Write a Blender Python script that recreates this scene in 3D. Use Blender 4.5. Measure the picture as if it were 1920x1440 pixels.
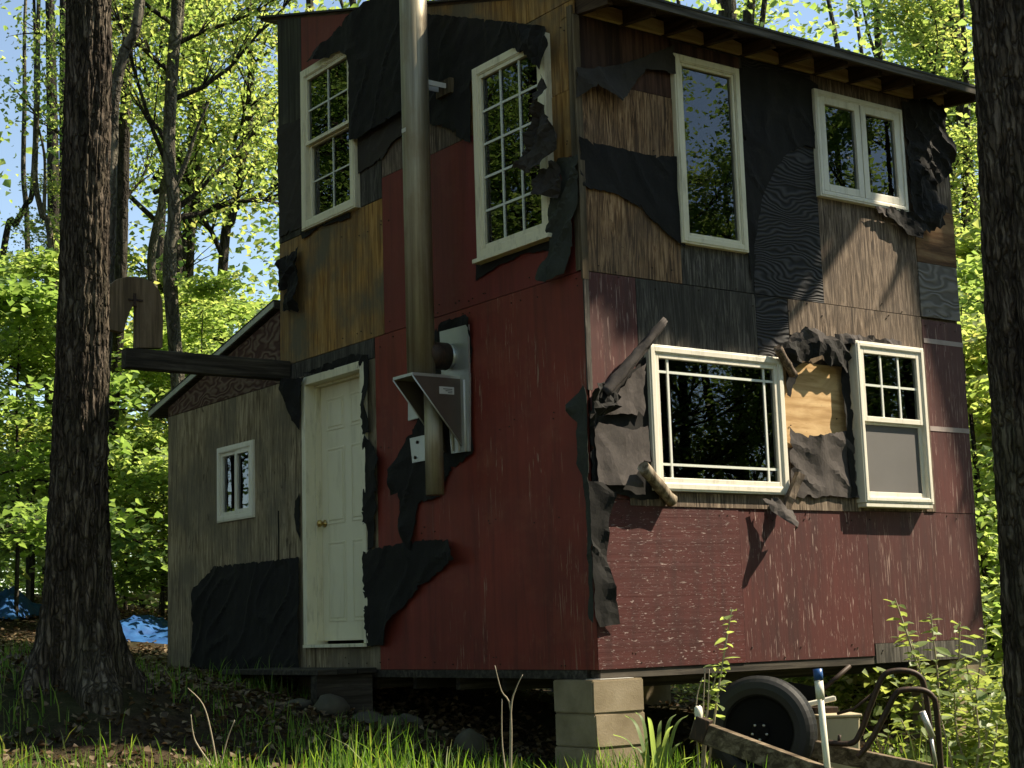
import bpy, bmesh, math, random
import numpy as np
from mathutils import Vector, Matrix, noise, geometry

for o in list(bpy.data.objects):
    bpy.data.objects.remove(o)
SC = bpy.context.scene
COL = SC.collection
random.seed(7)
RNG = np.random.default_rng(11)

# ------------------------------------------------------------------ camera
CAMP = np.array([-6.0945, -7.5434, 0.2455])
YAW, PIT, ROL, FPX = math.radians(53.815), math.radians(8.850), math.radians(-1.783), 2975.14
_f = np.array([math.cos(PIT)*math.cos(YAW), math.cos(PIT)*math.sin(YAW), math.sin(PIT)])
_r = np.cross(_f, [0, 0, 1]); _r /= np.linalg.norm(_r)
_u = np.cross(_r, _f)
CR = math.cos(ROL)*_r + math.sin(ROL)*_u
CU = -math.sin(ROL)*_r + math.cos(ROL)*_u
CF = _f
cam = bpy.data.cameras.new('camera'); camo = bpy.data.objects.new('camera', cam); COL.objects.link(camo)
camo.matrix_world = Matrix(((CR[0], CU[0], -CF[0], CAMP[0]), (CR[1], CU[1], -CF[1], CAMP[1]), (CR[2], CU[2], -CF[2], CAMP[2]), (0, 0, 0, 1)))
cam.sensor_width = 36.0
cam.lens = FPX/1920*36
cam.clip_end = 600
SC.camera = camo

# ------------------------------------------------------------------ light
SUN = np.array([0.615, -0.333, 0.715]); SUN /= np.linalg.norm(SUN)
world = bpy.data.worlds.new('World'); SC.world = world; world.use_nodes = True
wn = world.node_tree; wn.nodes.clear()
sky = wn.nodes.new('ShaderNodeTexSky'); sky.sky_type = 'NISHITA'; sky.sun_disc = False
sky.sun_elevation = math.asin(SUN[2]); sky.sun_rotation = math.atan2(SUN[0], SUN[1])
sky.altitude = 1200; sky.air_density = 1.0; sky.dust_density = 0.2; sky.ozone_density = 2.0
bg = wn.nodes.new('ShaderNodeBackground'); bg.inputs[1].default_value = 0.12
wo = wn.nodes.new('ShaderNodeOutputWorld')
wn.links.new(sky.outputs[0], bg.inputs[0]); wn.links.new(bg.outputs[0], wo.inputs[0])
sl = bpy.data.lights.new('sun', 'SUN'); sl.energy = 5.0; sl.angle = math.radians(0.5); sl.color = (1.0, 0.96, 0.89)
so = bpy.data.objects.new('sun', sl); COL.objects.link(so)
so.rotation_euler = Vector(SUN).to_track_quat('Z', 'Y').to_euler()
so.location = (20, -10, 25)
SC.view_settings.view_transform = 'Standard'; SC.view_settings.look = 'None'
SC.view_settings.exposure = 1.15; SC.view_settings.use_white_balance = True; SC.view_settings.white_balance_temperature = 7950; SC.view_settings.white_balance_tint = 8; SC.view_settings.gamma = 1.0; SC.view_settings.use_curve_mapping = False
SC.cycles.use_denoising = True
SC.cycles.max_bounces = 9; SC.cycles.diffuse_bounces = 7; SC.cycles.glossy_bounces = 3
SC.cycles.transmission_bounces = 5; SC.cycles.transparent_max_bounces = 8
SC.cycles.caustics_reflective = False; SC.cycles.caustics_refractive = False
SC.cycles.sample_clamp_indirect = 6

# ------------------------------------------------------------------ pixel helpers (photo pixels -> rays -> surfaces)
def ray(px, py):
    return (px-960)/FPX*CR - (py-720)/FPX*CU + CF
def AtD(px, py, d):
    return CAMP + ray(px, py)*d
def onx(px, py, x=0.0):
    v = ray(px, py); return CAMP + v*((x-CAMP[0])/v[0])
def ony(px, py, y=0.0):
    v = ray(px, py); return CAMP + v*((y-CAMP[1])/v[1])
def uz(side, px, py, o=0.0):
    p = onx(px, py, -o) if side == 'L' else ony(px, py, -o)
    return (p[1], p[2]) if side == 'L' else (p[0], p[2])
def W(side, u, z, o):
    return (-o, u, z) if side == 'L' else (u, -o, z)

# ------------------------------------------------------------------ materials
class NT:
    def __init__(s, name):
        s.m = bpy.data.materials.new(name); s.m.use_nodes = True
        s.t = s.m.node_tree; s.t.nodes.clear()
        s.out = s.n('ShaderNodeOutputMaterial')
    def n(s, typ, **kw):
        nd = s.t.nodes.new(typ)
        for k, v in kw.items(): setattr(nd, k, v)
        return nd
    def l(s, a, b): s.t.links.new(a, b)
    def coords(s, scale, rand=True):
        tc = s.n('ShaderNodeTexCoord'); mp = s.n('ShaderNodeMapping'); mp.inputs['Scale'].default_value = scale
        s.l(tc.outputs['Object'], mp.inputs['Vector'])
        if rand:
            oi = s.n('ShaderNodeObjectInfo'); ml = s.n('ShaderNodeMath', operation='MULTIPLY'); ml.inputs[1].default_value = 37.0
            s.l(oi.outputs['Random'], ml.inputs[0])
            ad = s.n('ShaderNodeVectorMath', operation='ADD'); s.l(mp.outputs[0], ad.inputs[0]); s.l(ml.outputs[0], ad.inputs[1])
            return ad.outputs[0]
        return mp.outputs[0]
    def noise(s, vec, scale=1.0, detail=4, rough=0.6, dist=0.0):
        nd = s.n('ShaderNodeTexNoise'); nd.inputs['Scale'].default_value = scale; nd.inputs['Detail'].default_value = detail
        nd.inputs['Roughness'].default_value = rough; nd.inputs['Distortion'].default_value = dist
        if vec is not None: s.l(vec, nd.inputs['Vector'])
        return nd.outputs['Fac']
    def ramp(s, fac, stops):
        nd = s.n('ShaderNodeValToRGB'); cr = nd.color_ramp
        while len(cr.elements) < len(stops): cr.elements.new(0.5)
        for e, (p, c) in zip(cr.elements, stops):
            e.position = p; e.color = (*c, 1) if len(c) == 3 else c
        s.l(fac, nd.inputs[0]); return nd.outputs[0]
    def fr(s, fac, a, b):
        return s.ramp(fac, [(a, (0, 0, 0)), (b, (1, 1, 1))])
    def mix(s, fac, a, b, typ='MIX'):
        nd = s.n('ShaderNodeMix', data_type='RGBA', blend_type=typ)
        for v, i in ((fac, 0), (a, 6), (b, 7)):
            if isinstance(v, (int, float)): nd.inputs[i].default_value = v
            elif isinstance(v, tuple): nd.inputs[i].default_value = (*v, 1)
            else: s.l(v, nd.inputs[i])
        return nd.outputs[2]
    def math(s, op, a, b):
        nd = s.n('ShaderNodeMath', operation=op)
        for i, v in enumerate((a, b)):
            if isinstance(v, (int, float)): nd.inputs[i].default_value = v
            else: s.l(v, nd.inputs[i])
        return nd.outputs[0]
    def bsdf(s, color, rough=0.8, metal=0.0, bump=None, bstr=0.3, bdist=0.01, spec=0.3):
        b = s.n('ShaderNodeBsdfPrincipled')
        if isinstance(color, tuple): b.inputs['Base Color'].default_value = (*color, 1)
        else: s.l(color, b.inputs['Base Color'])
        if isinstance(rough, (int, float)): b.inputs['Roughness'].default_value = rough
        else: s.l(rough, b.inputs['Roughness'])
        b.inputs['Metallic'].default_value = metal
        b.inputs['Specular IOR Level'].default_value = spec
        if bump is not None:
            bp = s.n('ShaderNodeBump'); bp.inputs['Strength'].default_value = bstr; bp.inputs['Distance'].default_value = bdist
            s.l(bump, bp.inputs['Height']); s.l(bp.outputs[0], b.inputs['Normal'])
        s.l(b.outputs[0], s.out.inputs[0]); return b

def sc_axis(f, st, axis):
    return (f, f, f*st) if axis == 'z' else ((f*st, f, f) if axis == 'x' else (f, f*st, f))

def wood(name, dark, mid, light, axis='z', f=26, st=0.035, low=1.6, stain=None, stain_amt=0.5, bstr=0.35, dist=0.4, knots=0.0):
    t = NT(name)
    v = t.coords(sc_axis(f, st, axis))
    g = t.noise(v, 1.0, 6, 0.65, dist)
    v3 = t.coords(sc_axis(f*0.30, max(st*5, .2), axis))
    g3 = t.noise(v3, 1.0, 5, 0.65, 1.0)
    c = t.ramp(g, [(0.40, dark), (0.50, mid), (0.60, light)])
    c = t.mix(t.fr(g3, 0.46, 0.62), c, t.mix(0.5, c, dark), 'MIX')
    vl = t.coords((low, low, low))
    lo = t.noise(vl, 1.0, 5, 0.6)
    if stain: c = t.mix(t.math('MULTIPLY', t.fr(lo, 0.42, 0.6), stain_amt), c, stain)
    if knots:
        vk = t.coords(sc_axis(9, 0.35, axis)); k = t.noise(vk, 1.0, 3, 0.5, 1.2)
        c = t.mix(t.math('MULTIPLY', t.fr(k, 0.66, 0.72), knots), c, (0.035, 0.022, 0.013))
    sp = t.noise(t.coords((55, 55, 55)), 1.0, 2, 0.5)
    c = t.mix(t.math('MULTIPLY', t.fr(sp, 0.70, 0.78), 0.6), c, (0.03, 0.025, 0.02))
    t.bsdf(c, 0.85, 0, g, bstr, 0.006, 0.2); return t.m

def redpaint(name, base, dark, axis='z', f=24, st=0.07, thr=0.62, flake=(0.42, 0.33, 0.30), reg=0.45, low=1.1, bstr=0.3):
    t = NT(name)
    lo = t.noise(t.coords((low, low, low)), 1.0, 5, 0.65)
    c = t.mix(t.fr(lo, 0.35, 0.68), base, dark)
    gr = t.noise(t.coords(sc_axis(30, 0.03, axis)), 1.0, 5, 0.6)
    c = t.mix(t.math('MULTIPLY', t.fr(gr, 0.45, 0.7), 0.35), c, (dark[0]*0.55, dark[1]*0.55, dark[2]*0.55))
    fl = t.noise(t.coords(sc_axis(f, st, axis)), 1.0, 5, 0.62, 0.8)
    rg = t.noise(t.coords((2.3, 2.3, 1.4)), 1.0, 3, 0.5)
    fm = t.math('MULTIPLY', t.fr(fl, thr, thr+0.05), t.fr(rg, reg, reg+0.12))
    dr = t.noise(t.coords((7, 7, 0.55)), 1.0, 6, 0.7, 0.5)
    c = t.mix(t.math('MULTIPLY', t.fr(dr, 0.50, 0.66), 0.55), c, (dark[0]*0.45, dark[1]*0.6, dark[2]*0.6))
    fd = t.noise(t.coords((1.7, 1.7, 2.6)), 1.0, 6, 0.7)
    c = t.mix(t.math('MULTIPLY', t.fr(fd, 0.54, 0.72), 0.35), c, (base[0]*1.15, base[1]*2.4, base[2]*2.4))
    c = t.mix(fm, c, flake)
    t.bsdf(c, 0.62, 0, t.math('ADD', gr, t.math('MULTIPLY', fm, -0.8)), bstr, 0.004, 0.3); return t.m

M = {}
M['ply_brown'] = wood('weathered_brown_plywood', (0.060, 0.032, 0.017), (0.215, 0.118, 0.060), (0.40, 0.245, 0.135), f=30, st=0.07, dist=2.2, stain=(0.10, 0.072, 0.052), stain_amt=0.45)
M['ply_tan'] = wood('tan_plywood', (0.105, 0.075, 0.045), (0.265, 0.205, 0.130), (0.390, 0.310, 0.205), f=30, st=0.06, dist=2.0, stain=(0.125, 0.105, 0.078), stain_amt=0.75, knots=0.8)
M['ply_gold'] = wood('golden_plywood', (0.165, 0.078, 0.022), (0.32, 0.165, 0.050), (0.42, 0.24, 0.085), f=34, st=0.05, dist=.8, low=1.3, stain=(0.105, 0.094, 0.066), stain_amt=0.92)
M['ply_fresh'] = wood('fresh_plywood', (0.36, 0.21, 0.09), (0.52, 0.33, 0.16), (0.62, 0.42, 0.22), axis='x', f=14, st=0.12, stain=(0.40, 0.25, 0.12), stain_amt=0.4, bstr=0.15)
M['ply_grey'] = wood('grey_plywood', (0.026, 0.023, 0.019), (0.070, 0.063, 0.053), (0.140, 0.126, 0.108), f=34, st=0.07, dist=1.8, stain=(0.034, 0.031, 0.027), stain_amt=0.6)
M['ply_greybrown'] = wood('grey_brown_plywood', (0.048, 0.034, 0.025), (0.150, 0.106, 0.075), (0.280, 0.212, 0.158), f=32, st=0.07, dist=2.0, stain=(0.085, 0.066, 0.053), stain_amt=0.5)
M['ply_olive'] = wood('olive_dark_plywood', (0.022, 0.020, 0.014), (0.046, 0.043, 0.031), (0.075, 0.070, 0.052), f=18, st=0.04, stain=(0.02, 0.02, 0.016), stain_amt=0.6)
M['ply_darkred'] = wood('dark_red_brown_plywood', (0.022, 0.010, 0.008), (0.060, 0.028, 0.020), (0.105, 0.052, 0.036), f=18, st=0.04, stain=(0.03, 0.018, 0.014), stain_amt=0.5)
M['ply_orange'] = wood('orange_plywood', (0.07, 0.032, 0.014), (0.20, 0.10, 0.045), (0.32, 0.19, 0.10), axis='x', f=14, st=0.08, stain=(0.10, 0.06, 0.035), stain_amt=0.6)
M['board_trim'] = wood('corner_board_wood', (0.05, 0.035, 0.02), (0.10, 0.072, 0.042), (0.16, 0.12, 0.075), f=30, st=0.03, stain=(0.045, 0.045, 0.038), stain_amt=0.7)
M['beam_dark'] = wood('dark_beam_wood', (0.022, 0.018, 0.014), (0.050, 0.041, 0.032), (0.085, 0.072, 0.058), axis='x', f=26, st=0.05, stain=(0.02, 0.02, 0.017), stain_amt=0.5)
M['arch_wood'] = wood('arch_board_wood', (0.09, 0.062, 0.038), (0.17, 0.115, 0.07), (0.22, 0.155, 0.10), f=24, st=0.04, stain=(0.10, 0.075, 0.05), stain_amt=0.5)
M['rafter'] = wood('rafter_wood', (0.030, 0.018, 0.011), (0.070, 0.042, 0.025), (0.11, 0.07, 0.042), axis='y', f=24, st=0.05, stain=(0.03, 0.02, 0.015), stain_amt=0.5)
M['blocking'] = wood('pale_blocking_wood', (0.42, 0.27, 0.13), (0.66, 0.48, 0.27), (0.78, 0.60, 0.38), axis='x', f=18, st=0.06, stain=(0.38, 0.25, 0.13), stain_amt=0.4)
M['interior'] = wood('interior_wood', (0.05, 0.035, 0.022), (0.10, 0.07, 0.045), (0.15, 0.11, 0.07), f=14, st=0.04)
M['lumber'] = wood('old_lumber', (0.05, 0.035, 0.022), (0.13, 0.095, 0.06), (0.24, 0.185, 0.13), axis='x', f=22, st=0.06, stain=(0.09, 0.065, 0.045), stain_amt=0.5)
M['stick'] = wood('stick_wood', (0.10, 0.075, 0.05), (0.22, 0.175, 0.125), (0.34, 0.28, 0.21), f=26, st=0.08, stain=(0.14, 0.11, 0.085), stain_amt=0.5)
M['red_left'] = redpaint('red_paint_vertical', (0.225, 0.034, 0.021), (0.145, 0.025, 0.016), 'z', 75, 0.05, 0.605, (0.33, 0.22, 0.16), 0.50)
M['red_smooth'] = redpaint('red_paint_smooth', (0.175, 0.025, 0.020), (0.135, 0.020, 0.016), 'z', 22, 0.10, 0.74, (0.3, 0.2, 0.17), 0.6)
M['red_osb'] = redpaint('red_paint_flaked_strands', (0.080, 0.0125, 0.0105), (0.050, 0.0085, 0.0075), 'x', 120, 0.20, 0.60, (0.36, 0.27, 0.245), 0.10, bstr=0.8)
M['red_ply'] = redpaint('red_paint_flaked_plywood', (0.082, 0.0145, 0.0115), (0.050, 0.0095, 0.0085), 'z', 95, 0.09, 0.60, (0.34, 0.24, 0.21), 0.20, bstr=0.5)
M['red_worn'] = redpaint('red_paint_worn', (0.085, 0.0185, 0.0150), (0.058, 0.0140, 0.0120), 'z', 85, 0.05, 0.585, (0.25, 0.16, 0.135), 0.25, bstr=0.4)

def m_burl(name, a, b, cc, sx, sz, dist, warp=3.0):
    t = NT(name); v = t.coords((sx, sx, sz))
    wp = t.n('ShaderNodeTexNoise'); wp.inputs['Scale'].default_value = 1.0; wp.inputs['Detail'].default_value = 2.0; t.l(t.coords((2.2, 2.2, 5.0)), wp.inputs['Vector'])
    ws = t.n('ShaderNodeVectorMath', operation='SCALE'); ws.inputs['Scale'].default_value = warp; t.l(wp.outputs['Color'], ws.inputs[0])
    wa = t.n('ShaderNodeVectorMath', operation='ADD'); t.l(v, wa.inputs[0]); t.l(ws.outputs[0], wa.inputs[1]); v = wa.outputs[0]
    w = t.n('ShaderNodeTexWave', wave_type='BANDS', bands_direction='Z'); w.inputs['Scale'].default_value = 1.0
    w.inputs['Distortion'].default_value = dist; w.inputs['Detail'].default_value = 2.5; w.inputs['Detail Scale'].default_value = 0.55; w.inputs['Detail Roughness'].default_value = 0.45
    t.l(v, w.inputs['Vector'])
    n = t.noise(t.coords((3, 3, 30)), 1.0, 4, 0.6)
    c = t.ramp(w.outputs['Fac'], [(0.15, a), (0.55, b), (0.92, cc)])
    c = t.mix(t.math('MULTIPLY', t.fr(n, 0.45, 0.65), 0.4), c, a)
    t.bsdf(c, 0.8, 0, w.outputs['Fac'], 0.55, 0.012, 0.25); return t.m
M['ply_wavy'] = m_burl('black_wavy_grain_plywood', (0.012, 0.012, 0.013), (0.030, 0.029, 0.030), (0.052, 0.050, 0.051), 0.7, 11.0, 2.0, 3.2)
M['ply_burl'] = m_burl('grey_burl_plywood', (0.11, 0.098, 0.088), (0.15, 0.135, 0.123), (0.19, 0.172, 0.158), 2.2, 5.0, 2.0, 3.0)
M['ply_swirl'] = m_burl('swirl_gable_plywood', (0.060, 0.026, 0.020), (0.105, 0.055, 0.040), (0.145, 0.098, 0.072), 1.0, 1.6, 1.5, 3.5)

def felt(name, a, b, bstr=0.35):
    t = NT(name)
    n = t.noise(t.coords((2.2, 2.2, 2.2)), 1.0, 5, 0.6); n2 = t.noise(t.coords((45, 45, 30)), 1.0, 5, 0.7)
    c = t.mix(t.fr(n, 0.3, 0.7), a, b); c = t.mix(t.math('MULTIPLY', t.fr(n2, 0.45, 0.7), 0.35), c, (b[0]*1.4, b[1]*1.35, b[2]*1.3))
    fa = t.noise(t.coords((4.5, 4.5, 7.0)), 1.0, 6, 0.75, 0.6)
    c = t.mix(t.math('MULTIPLY', t.fr(fa, 0.56, 0.74), 0.6), c, (b[0]*1.9+.006, b[1]*1.9+.006, b[2]*1.9+.006))
    t.bsdf(c, 0.9, 0, n2, bstr, 0.005, 0.25); return t.m
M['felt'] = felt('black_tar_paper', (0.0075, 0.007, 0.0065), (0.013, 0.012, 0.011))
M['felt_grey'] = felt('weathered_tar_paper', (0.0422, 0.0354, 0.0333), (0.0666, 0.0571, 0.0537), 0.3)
M['felt_green'] = felt('greenish_tar_paper', (0.022, 0.024, 0.020), (0.040, 0.043, 0.035))
M['felt_brown'] = felt('brown_black_tar_paper', (0.022, 0.019, 0.016), (0.038, 0.032, 0.027))

def plain(name, c, rough=0.5, var=0.12, metal=0, f=6, bstr=0.05, spec=0.4, dirt=None):
    t = NT(name); n = t.noise(t.coords((f, f, f)), 1.0, 5, 0.65)
    cc = t.mix(t.fr(n, 0.3, 0.7), c, tuple(x*(1-var) for x in c))
    if dirt:
        d = t.noise(t.coords((f*3, f*3, f*0.5)), 1.0, 5, 0.7)
        cc = t.mix(t.math('MULTIPLY', t.fr(d, 0.52, 0.72), dirt[1]), cc, dirt[0])
    t.bsdf(cc, rough, metal, n, bstr, 0.003, spec); return t.m
M['cream'] = plain('cream_vinyl_frame', (0.72, 0.66, 0.49), 0.45, 0.06, dirt=((0.26, 0.22, 0.14), 0.6))
M['white'] = plain('white_vinyl_frame', (0.70, 0.66, 0.56), 0.4, 0.05, dirt=((0.34, 0.30, 0.22), 0.5))
M['doorpaint'] = plain('cream_door_paint', (0.72, 0.66, 0.48), 0.42, 0.08, f=2, dirt=((0.36, 0.31, 0.18), 0.45))
M['muntin'] = plain('muntin_paint', (0.62, 0.64, 0.58), 0.5, 0.05)
M['brass'] = plain('worn_brass', (0.55, 0.38, 0.14), 0.3, 0.2, 1.0)
M['black'] = plain('black_rubber', (0.005, 0.005, 0.005), 0.85, 0.3, f=9, spec=0.15)
M['tread'] = plain('tyre_tread_rubber', (0.013, 0.013, 0.013), 0.6, 0.3, f=12)
M['rust'] = plain('rusty_steel', (0.045, 0.026, 0.018), 0.6, 0.45, 0.3, f=14, bstr=0.3, dirt=((0.16, 0.07, 0.035), 0.6))
M['pvc'] = plain('white_pvc', (0.72, 0.69, 0.58), 0.35, 0.05, dirt=((0.4, 0.33, 0.22), 0.3))
M['blue'] = plain('blue_plastic', (0.012, 0.075, 0.24), 0.35, 0.15)
M['beige'] = plain('beige_plastic', (0.52, 0.43, 0.29), 0.5, 0.08, dirt=((0.25, 0.2, 0.12), 0.3))
M['sticker'] = plain('label_paper', (0.55, 0.53, 0.50), 0.5, 0.08)
M['ink'] = plain('label_ink', (0.05, 0.05, 0.06), 0.6, 0.1)
M['tape'] = plain('grey_tape', (0.34, 0.27, 0.25), 0.6, 0.25, f=14)
M['screen'] = plain('insect_screen', (0.115, 0.108, 0.105), 0.75, 0.14, f=2.5)
M['roofing'] = plain('roof_roll_roofing', (0.045, 0.046, 0.042), 0.9, 0.35, f=20, bstr=0.3)
M['drip'] = plain('aluminium_drip_edge', (0.42, 0.43, 0.38), 0.45, 0.15, 0.3)
M['fascia'] = wood('fascia_wood', (0.035, 0.03, 0.022), (0.075, 0.065, 0.050), (0.12, 0.105, 0.085), axis='x', f=24, st=0.04)
M['rock'] = plain('field_stone', (0.085, 0.075, 0.055), 0.85, 0.5, f=7, bstr=0.6, dirt=((0.05, 0.06, 0.025), 0.6))
M['brick'] = plain('orange_brick', (0.30, 0.085, 0.035), 0.8, 0.3, f=12, bstr=0.3)

def m_block():
    t = NT('concrete_block'); n = t.noise(t.coords((3, 3, 3)), 1, 5, 0.6); n2 = t.noise(t.coords((90, 90, 90)), 1, 3, 0.7)
    c = t.ramp(n, [(0.3, (0.15, 0.115, 0.072)), (0.55, (0.25, 0.20, 0.135)), (0.75, (0.32, 0.265, 0.19))])
    c = t.mix(t.math('MULTIPLY', t.fr(n2, 0.52, 0.7), 0.45), c, (0.20, 0.155, 0.10))
    t.bsdf(c, 0.92, 0, n2, 0.5, 0.004, 0.15); return t.m
M['block'] = m_block()
def m_pipe():
    t = NT('galvanised_flue'); v = t.coords((30, 30, 0.8)); n = t.noise(v, 1, 5, 0.65); n2 = t.noise(t.coords((4, 4, 2.0)), 1, 5, 0.6)
    c = t.ramp(n, [(0.3, (0.17, 0.138, 0.092)), (0.5, (0.28, 0.238, 0.165)), (0.72, (0.41, 0.365, 0.275))])
    c = t.mix(t.math('MULTIPLY', t.fr(n2, 0.48, 0.68), 0.6), c, (0.20, 0.125, 0.06))
    t.bsdf(c, t.ramp(n2, [(0.3, (0.42, 0.42, 0.42)), (0.7, (0.65, 0.65, 0.65))]), 0.55, n, 0.10, 0.003, 0.5); return t.m
M['pipe'] = m_pipe()
M['sheetmetal'] = plain('grey_sheet_metal', (0.50, 0.51, 0.48), 0.42, 0.2, 0.7, f=3)
M['darkmetal'] = plain('brown_sheet_metal', (0.16, 0.125, 0.105), 0.45, 0.2, 0.7, f=3)
def m_glass():
    t = NT('window_glass'); fr = t.n('ShaderNodeFresnel'); fr.inputs[0].default_value = 1.6
    tr = t.n('ShaderNodeBsdfTransparent'); tr.inputs[0].default_value = (0.72, 0.78, 0.76, 1)
    gl = t.n('ShaderNodeBsdfGlossy'); gl.inputs['Roughness'].default_value = 0.004; gl.inputs['Color'].default_value = (0.9, 0.95, 1, 1)
    n = t.noise(t.coords((3.5, 3.5, 3.5), True), 1, 2, 0.5); bp = t.n('ShaderNodeBump'); bp.inputs['Strength'].default_value = 0.02; bp.inputs['Distance'].default_value = 0.01
    t.l(n, bp.inputs['Height']); t.l(bp.outputs[0], gl.inputs['Normal'])
    mx = t.n('ShaderNodeMixShader'); t.l(fr.outputs[0], mx.inputs[0]); t.l(tr.outputs[0], mx.inputs[1]); t.l(gl.outputs[0], mx.inputs[2])
    t.l(mx.outputs[0], t.out.inputs[0]); return t.m
M['glass'] = m_glass()

def m_leaf(name, cols, trans=0.5, tcol=None, rough=0.5):
    t = NT(name); g = t.n('ShaderNodeNewGeometry')
    c = t.ramp(g.outputs['Random Per Island'], [(i/(len(cols)-1), cc) for i, cc in enumerate(cols)])
    d = t.n('ShaderNodeBsdfPrincipled'); t.l(c, d.inputs['Base Color']); d.inputs['Roughness'].default_value = rough; d.inputs['Specular IOR Level'].default_value = 0.35
    tr = t.n('ShaderNodeBsdfTranslucent')
    tc = t.mix(1.0, c, tcol or (2.4, 2.2, 1.25), 'MULTIPLY'); t.l(tc, tr.inputs[0])
    mx = t.n('ShaderNodeMixShader'); mx.inputs[0].default_value = trans
    t.l(d.outputs[0], mx.inputs[1]); t.l(tr.outputs[0], mx.inputs[2]); t.l(mx.outputs[0], t.out.inputs[0]); return t.m
M['leaf'] = m_leaf('maple_leaf', [(0.100, 0.172, 0.066), (0.140, 0.218, 0.086), (0.185, 0.268, 0.112), (0.240, 0.310, 0.145)], 0.6)
M['leaf_y'] = m_leaf('yellow_green_leaf', [(0.130, 0.198, 0.074), (0.175, 0.250, 0.100), (0.220, 0.290, 0.130), (0.235, 0.250, 0.125)], 0.6)
M['leaf_d'] = m_leaf('dark_green_leaf', [(0.080, 0.145, 0.052), (0.110, 0.188, 0.068), (0.150, 0.230, 0.090)], 0.6)
M['leaf_s'] = m_leaf('shrub_leaf', [(0.120, 0.175, 0.060), (0.165, 0.225, 0.085), (0.225, 0.265, 0.115)], 0.45, rough=0.45)
M['grass'] = m_leaf('grass_blade', [(0.055, 0.135, 0.020), (0.085, 0.185, 0.030), (0.125, 0.225, 0.042), (0.21, 0.24, 0.08)], 0.5)
M['litter'] = m_leaf('dead_leaf', [(0.035, 0.021, 0.011), (0.085, 0.053, 0.028), (0.14, 0.095, 0.055), (0.22, 0.16, 0.10)], 0.15, (1.2, 1.0, 0.8))
M['dry'] = plain('dry_stem', (0.36, 0.30, 0.22), 0.8, 0.3, f=20)
def m_bark(name, a, b, c3, f=16):
    t = NT(name)
    n = t.noise(t.coords((f, f, f*0.16)), 1, 6, 0.65, 0.6); n2 = t.noise(t.coords((2, 2, 0.8)), 1, 4, 0.6); n3 = t.noise(t.coords((60, 60, 30)), 1, 3, 0.7)
    c = t.ramp(n, [(0.34, a), (0.5, b), (0.68, c3)])
    c = t.mix(t.math('MULTIPLY', t.fr(n2, 0.5, 0.7), 0.35), c, (c3[0]*0.8, c3[1]*0.95, c3[2]*0.75))
    vo = t.n('ShaderNodeTexVoronoi', feature='DISTANCE_TO_EDGE'); vo.inputs['Scale'].default_value = 1.0
    wv = t.n('ShaderNodeTexNoise'); wv.inputs['Scale'].default_value = 9.0; wv.inputs['Detail'].default_value = 3.0; tcx = t.n('ShaderNodeTexCoord'); t.l(tcx.outputs['Object'], wv.inputs['Vector'])
    sc_ = t.n('ShaderNodeVectorMath', operation='SCALE'); sc_.inputs['Scale'].default_value = 1.6; t.l(wv.outputs['Color'], sc_.inputs[0])
    ad_ = t.n('ShaderNodeVectorMath', operation='ADD'); t.l(t.coords((f*1.7, f*1.7, f*0.14)), ad_.inputs[0]); t.l(sc_.outputs[0], ad_.inputs[1]); t.l(ad_.outputs[0], vo.inputs['Vector'])
    cr_ = t.fr(vo.outputs['Distance'], 0.0, 0.22)
    c = t.mix(t.math('MULTIPLY', t.math('SUBTRACT', 1.0, cr_), 0.75), c, (a[0]*.6, a[1]*.6, a[2]*.6))
    t.bsdf(c, 0.9, 0, t.math('ADD', t.math('ADD', n, cr_), t.math('MULTIPLY', n3, 0.25)), 0.9, 0.02, 0.15); return t.m
M['bark'] = m_bark('oak_bark', (0.016, 0.012, 0.009), (0.075, 0.057, 0.043), (0.20, 0.16, 0.13), 20)
M['bark_l'] = m_bark('light_oak_bark', (0.022, 0.016, 0.012), (0.090, 0.068, 0.052), (0.215, 0.170, 0.135), 20)
M['bark_g'] = m_bark('grey_forest_bark', (0.055, 0.048, 0.038), (0.130, 0.115, 0.092), (0.23, 0.205, 0.17), 9)
M['bark_d'] = m_bark('dark_forest_bark', (0.020, 0.016, 0.013), (0.050, 0.042, 0.033), (0.095, 0.082, 0.066), 9)
def m_ground():
    t = NT('forest_ground'); n = t.noise(t.coords((0.9, 0.9, 0.9), False), 1, 5, 0.6); n2 = t.noise(t.coords((14, 14, 14), False), 1, 5, 0.7); n3 = t.noise(t.coords((50, 50, 50), False), 1, 3, 0.7)
    c = t.ramp(n2, [(0.3, (0.014, 0.010, 0.007)), (0.5, (0.042, 0.029, 0.018)), (0.72, (0.095, 0.068, 0.044))])
    c = t.mix(t.math('MULTIPLY', t.fr(n, 0.45, 0.6), 0.55), c, (0.030, 0.040, 0.014))
    t.bsdf(c, 0.95, 0, t.math('ADD', n2, n3), 0.9, 0.03, 0.1); return t.m
M['ground'] = m_ground()
def m_tarp():
    t = NT('blue_tarpaulin'); n = t.noise(t.coords((5, 5, 5)), 1, 5, 0.6)
    t.bsdf(t.mix(t.fr(n, 0.35, 0.65), (0.010, 0.055, 0.18), (0.02, 0.10, 0.27)), 0.65, 0, n, 0.25, 0.02, 0.2); return t.m
M['tarp'] = m_tarp()

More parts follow.
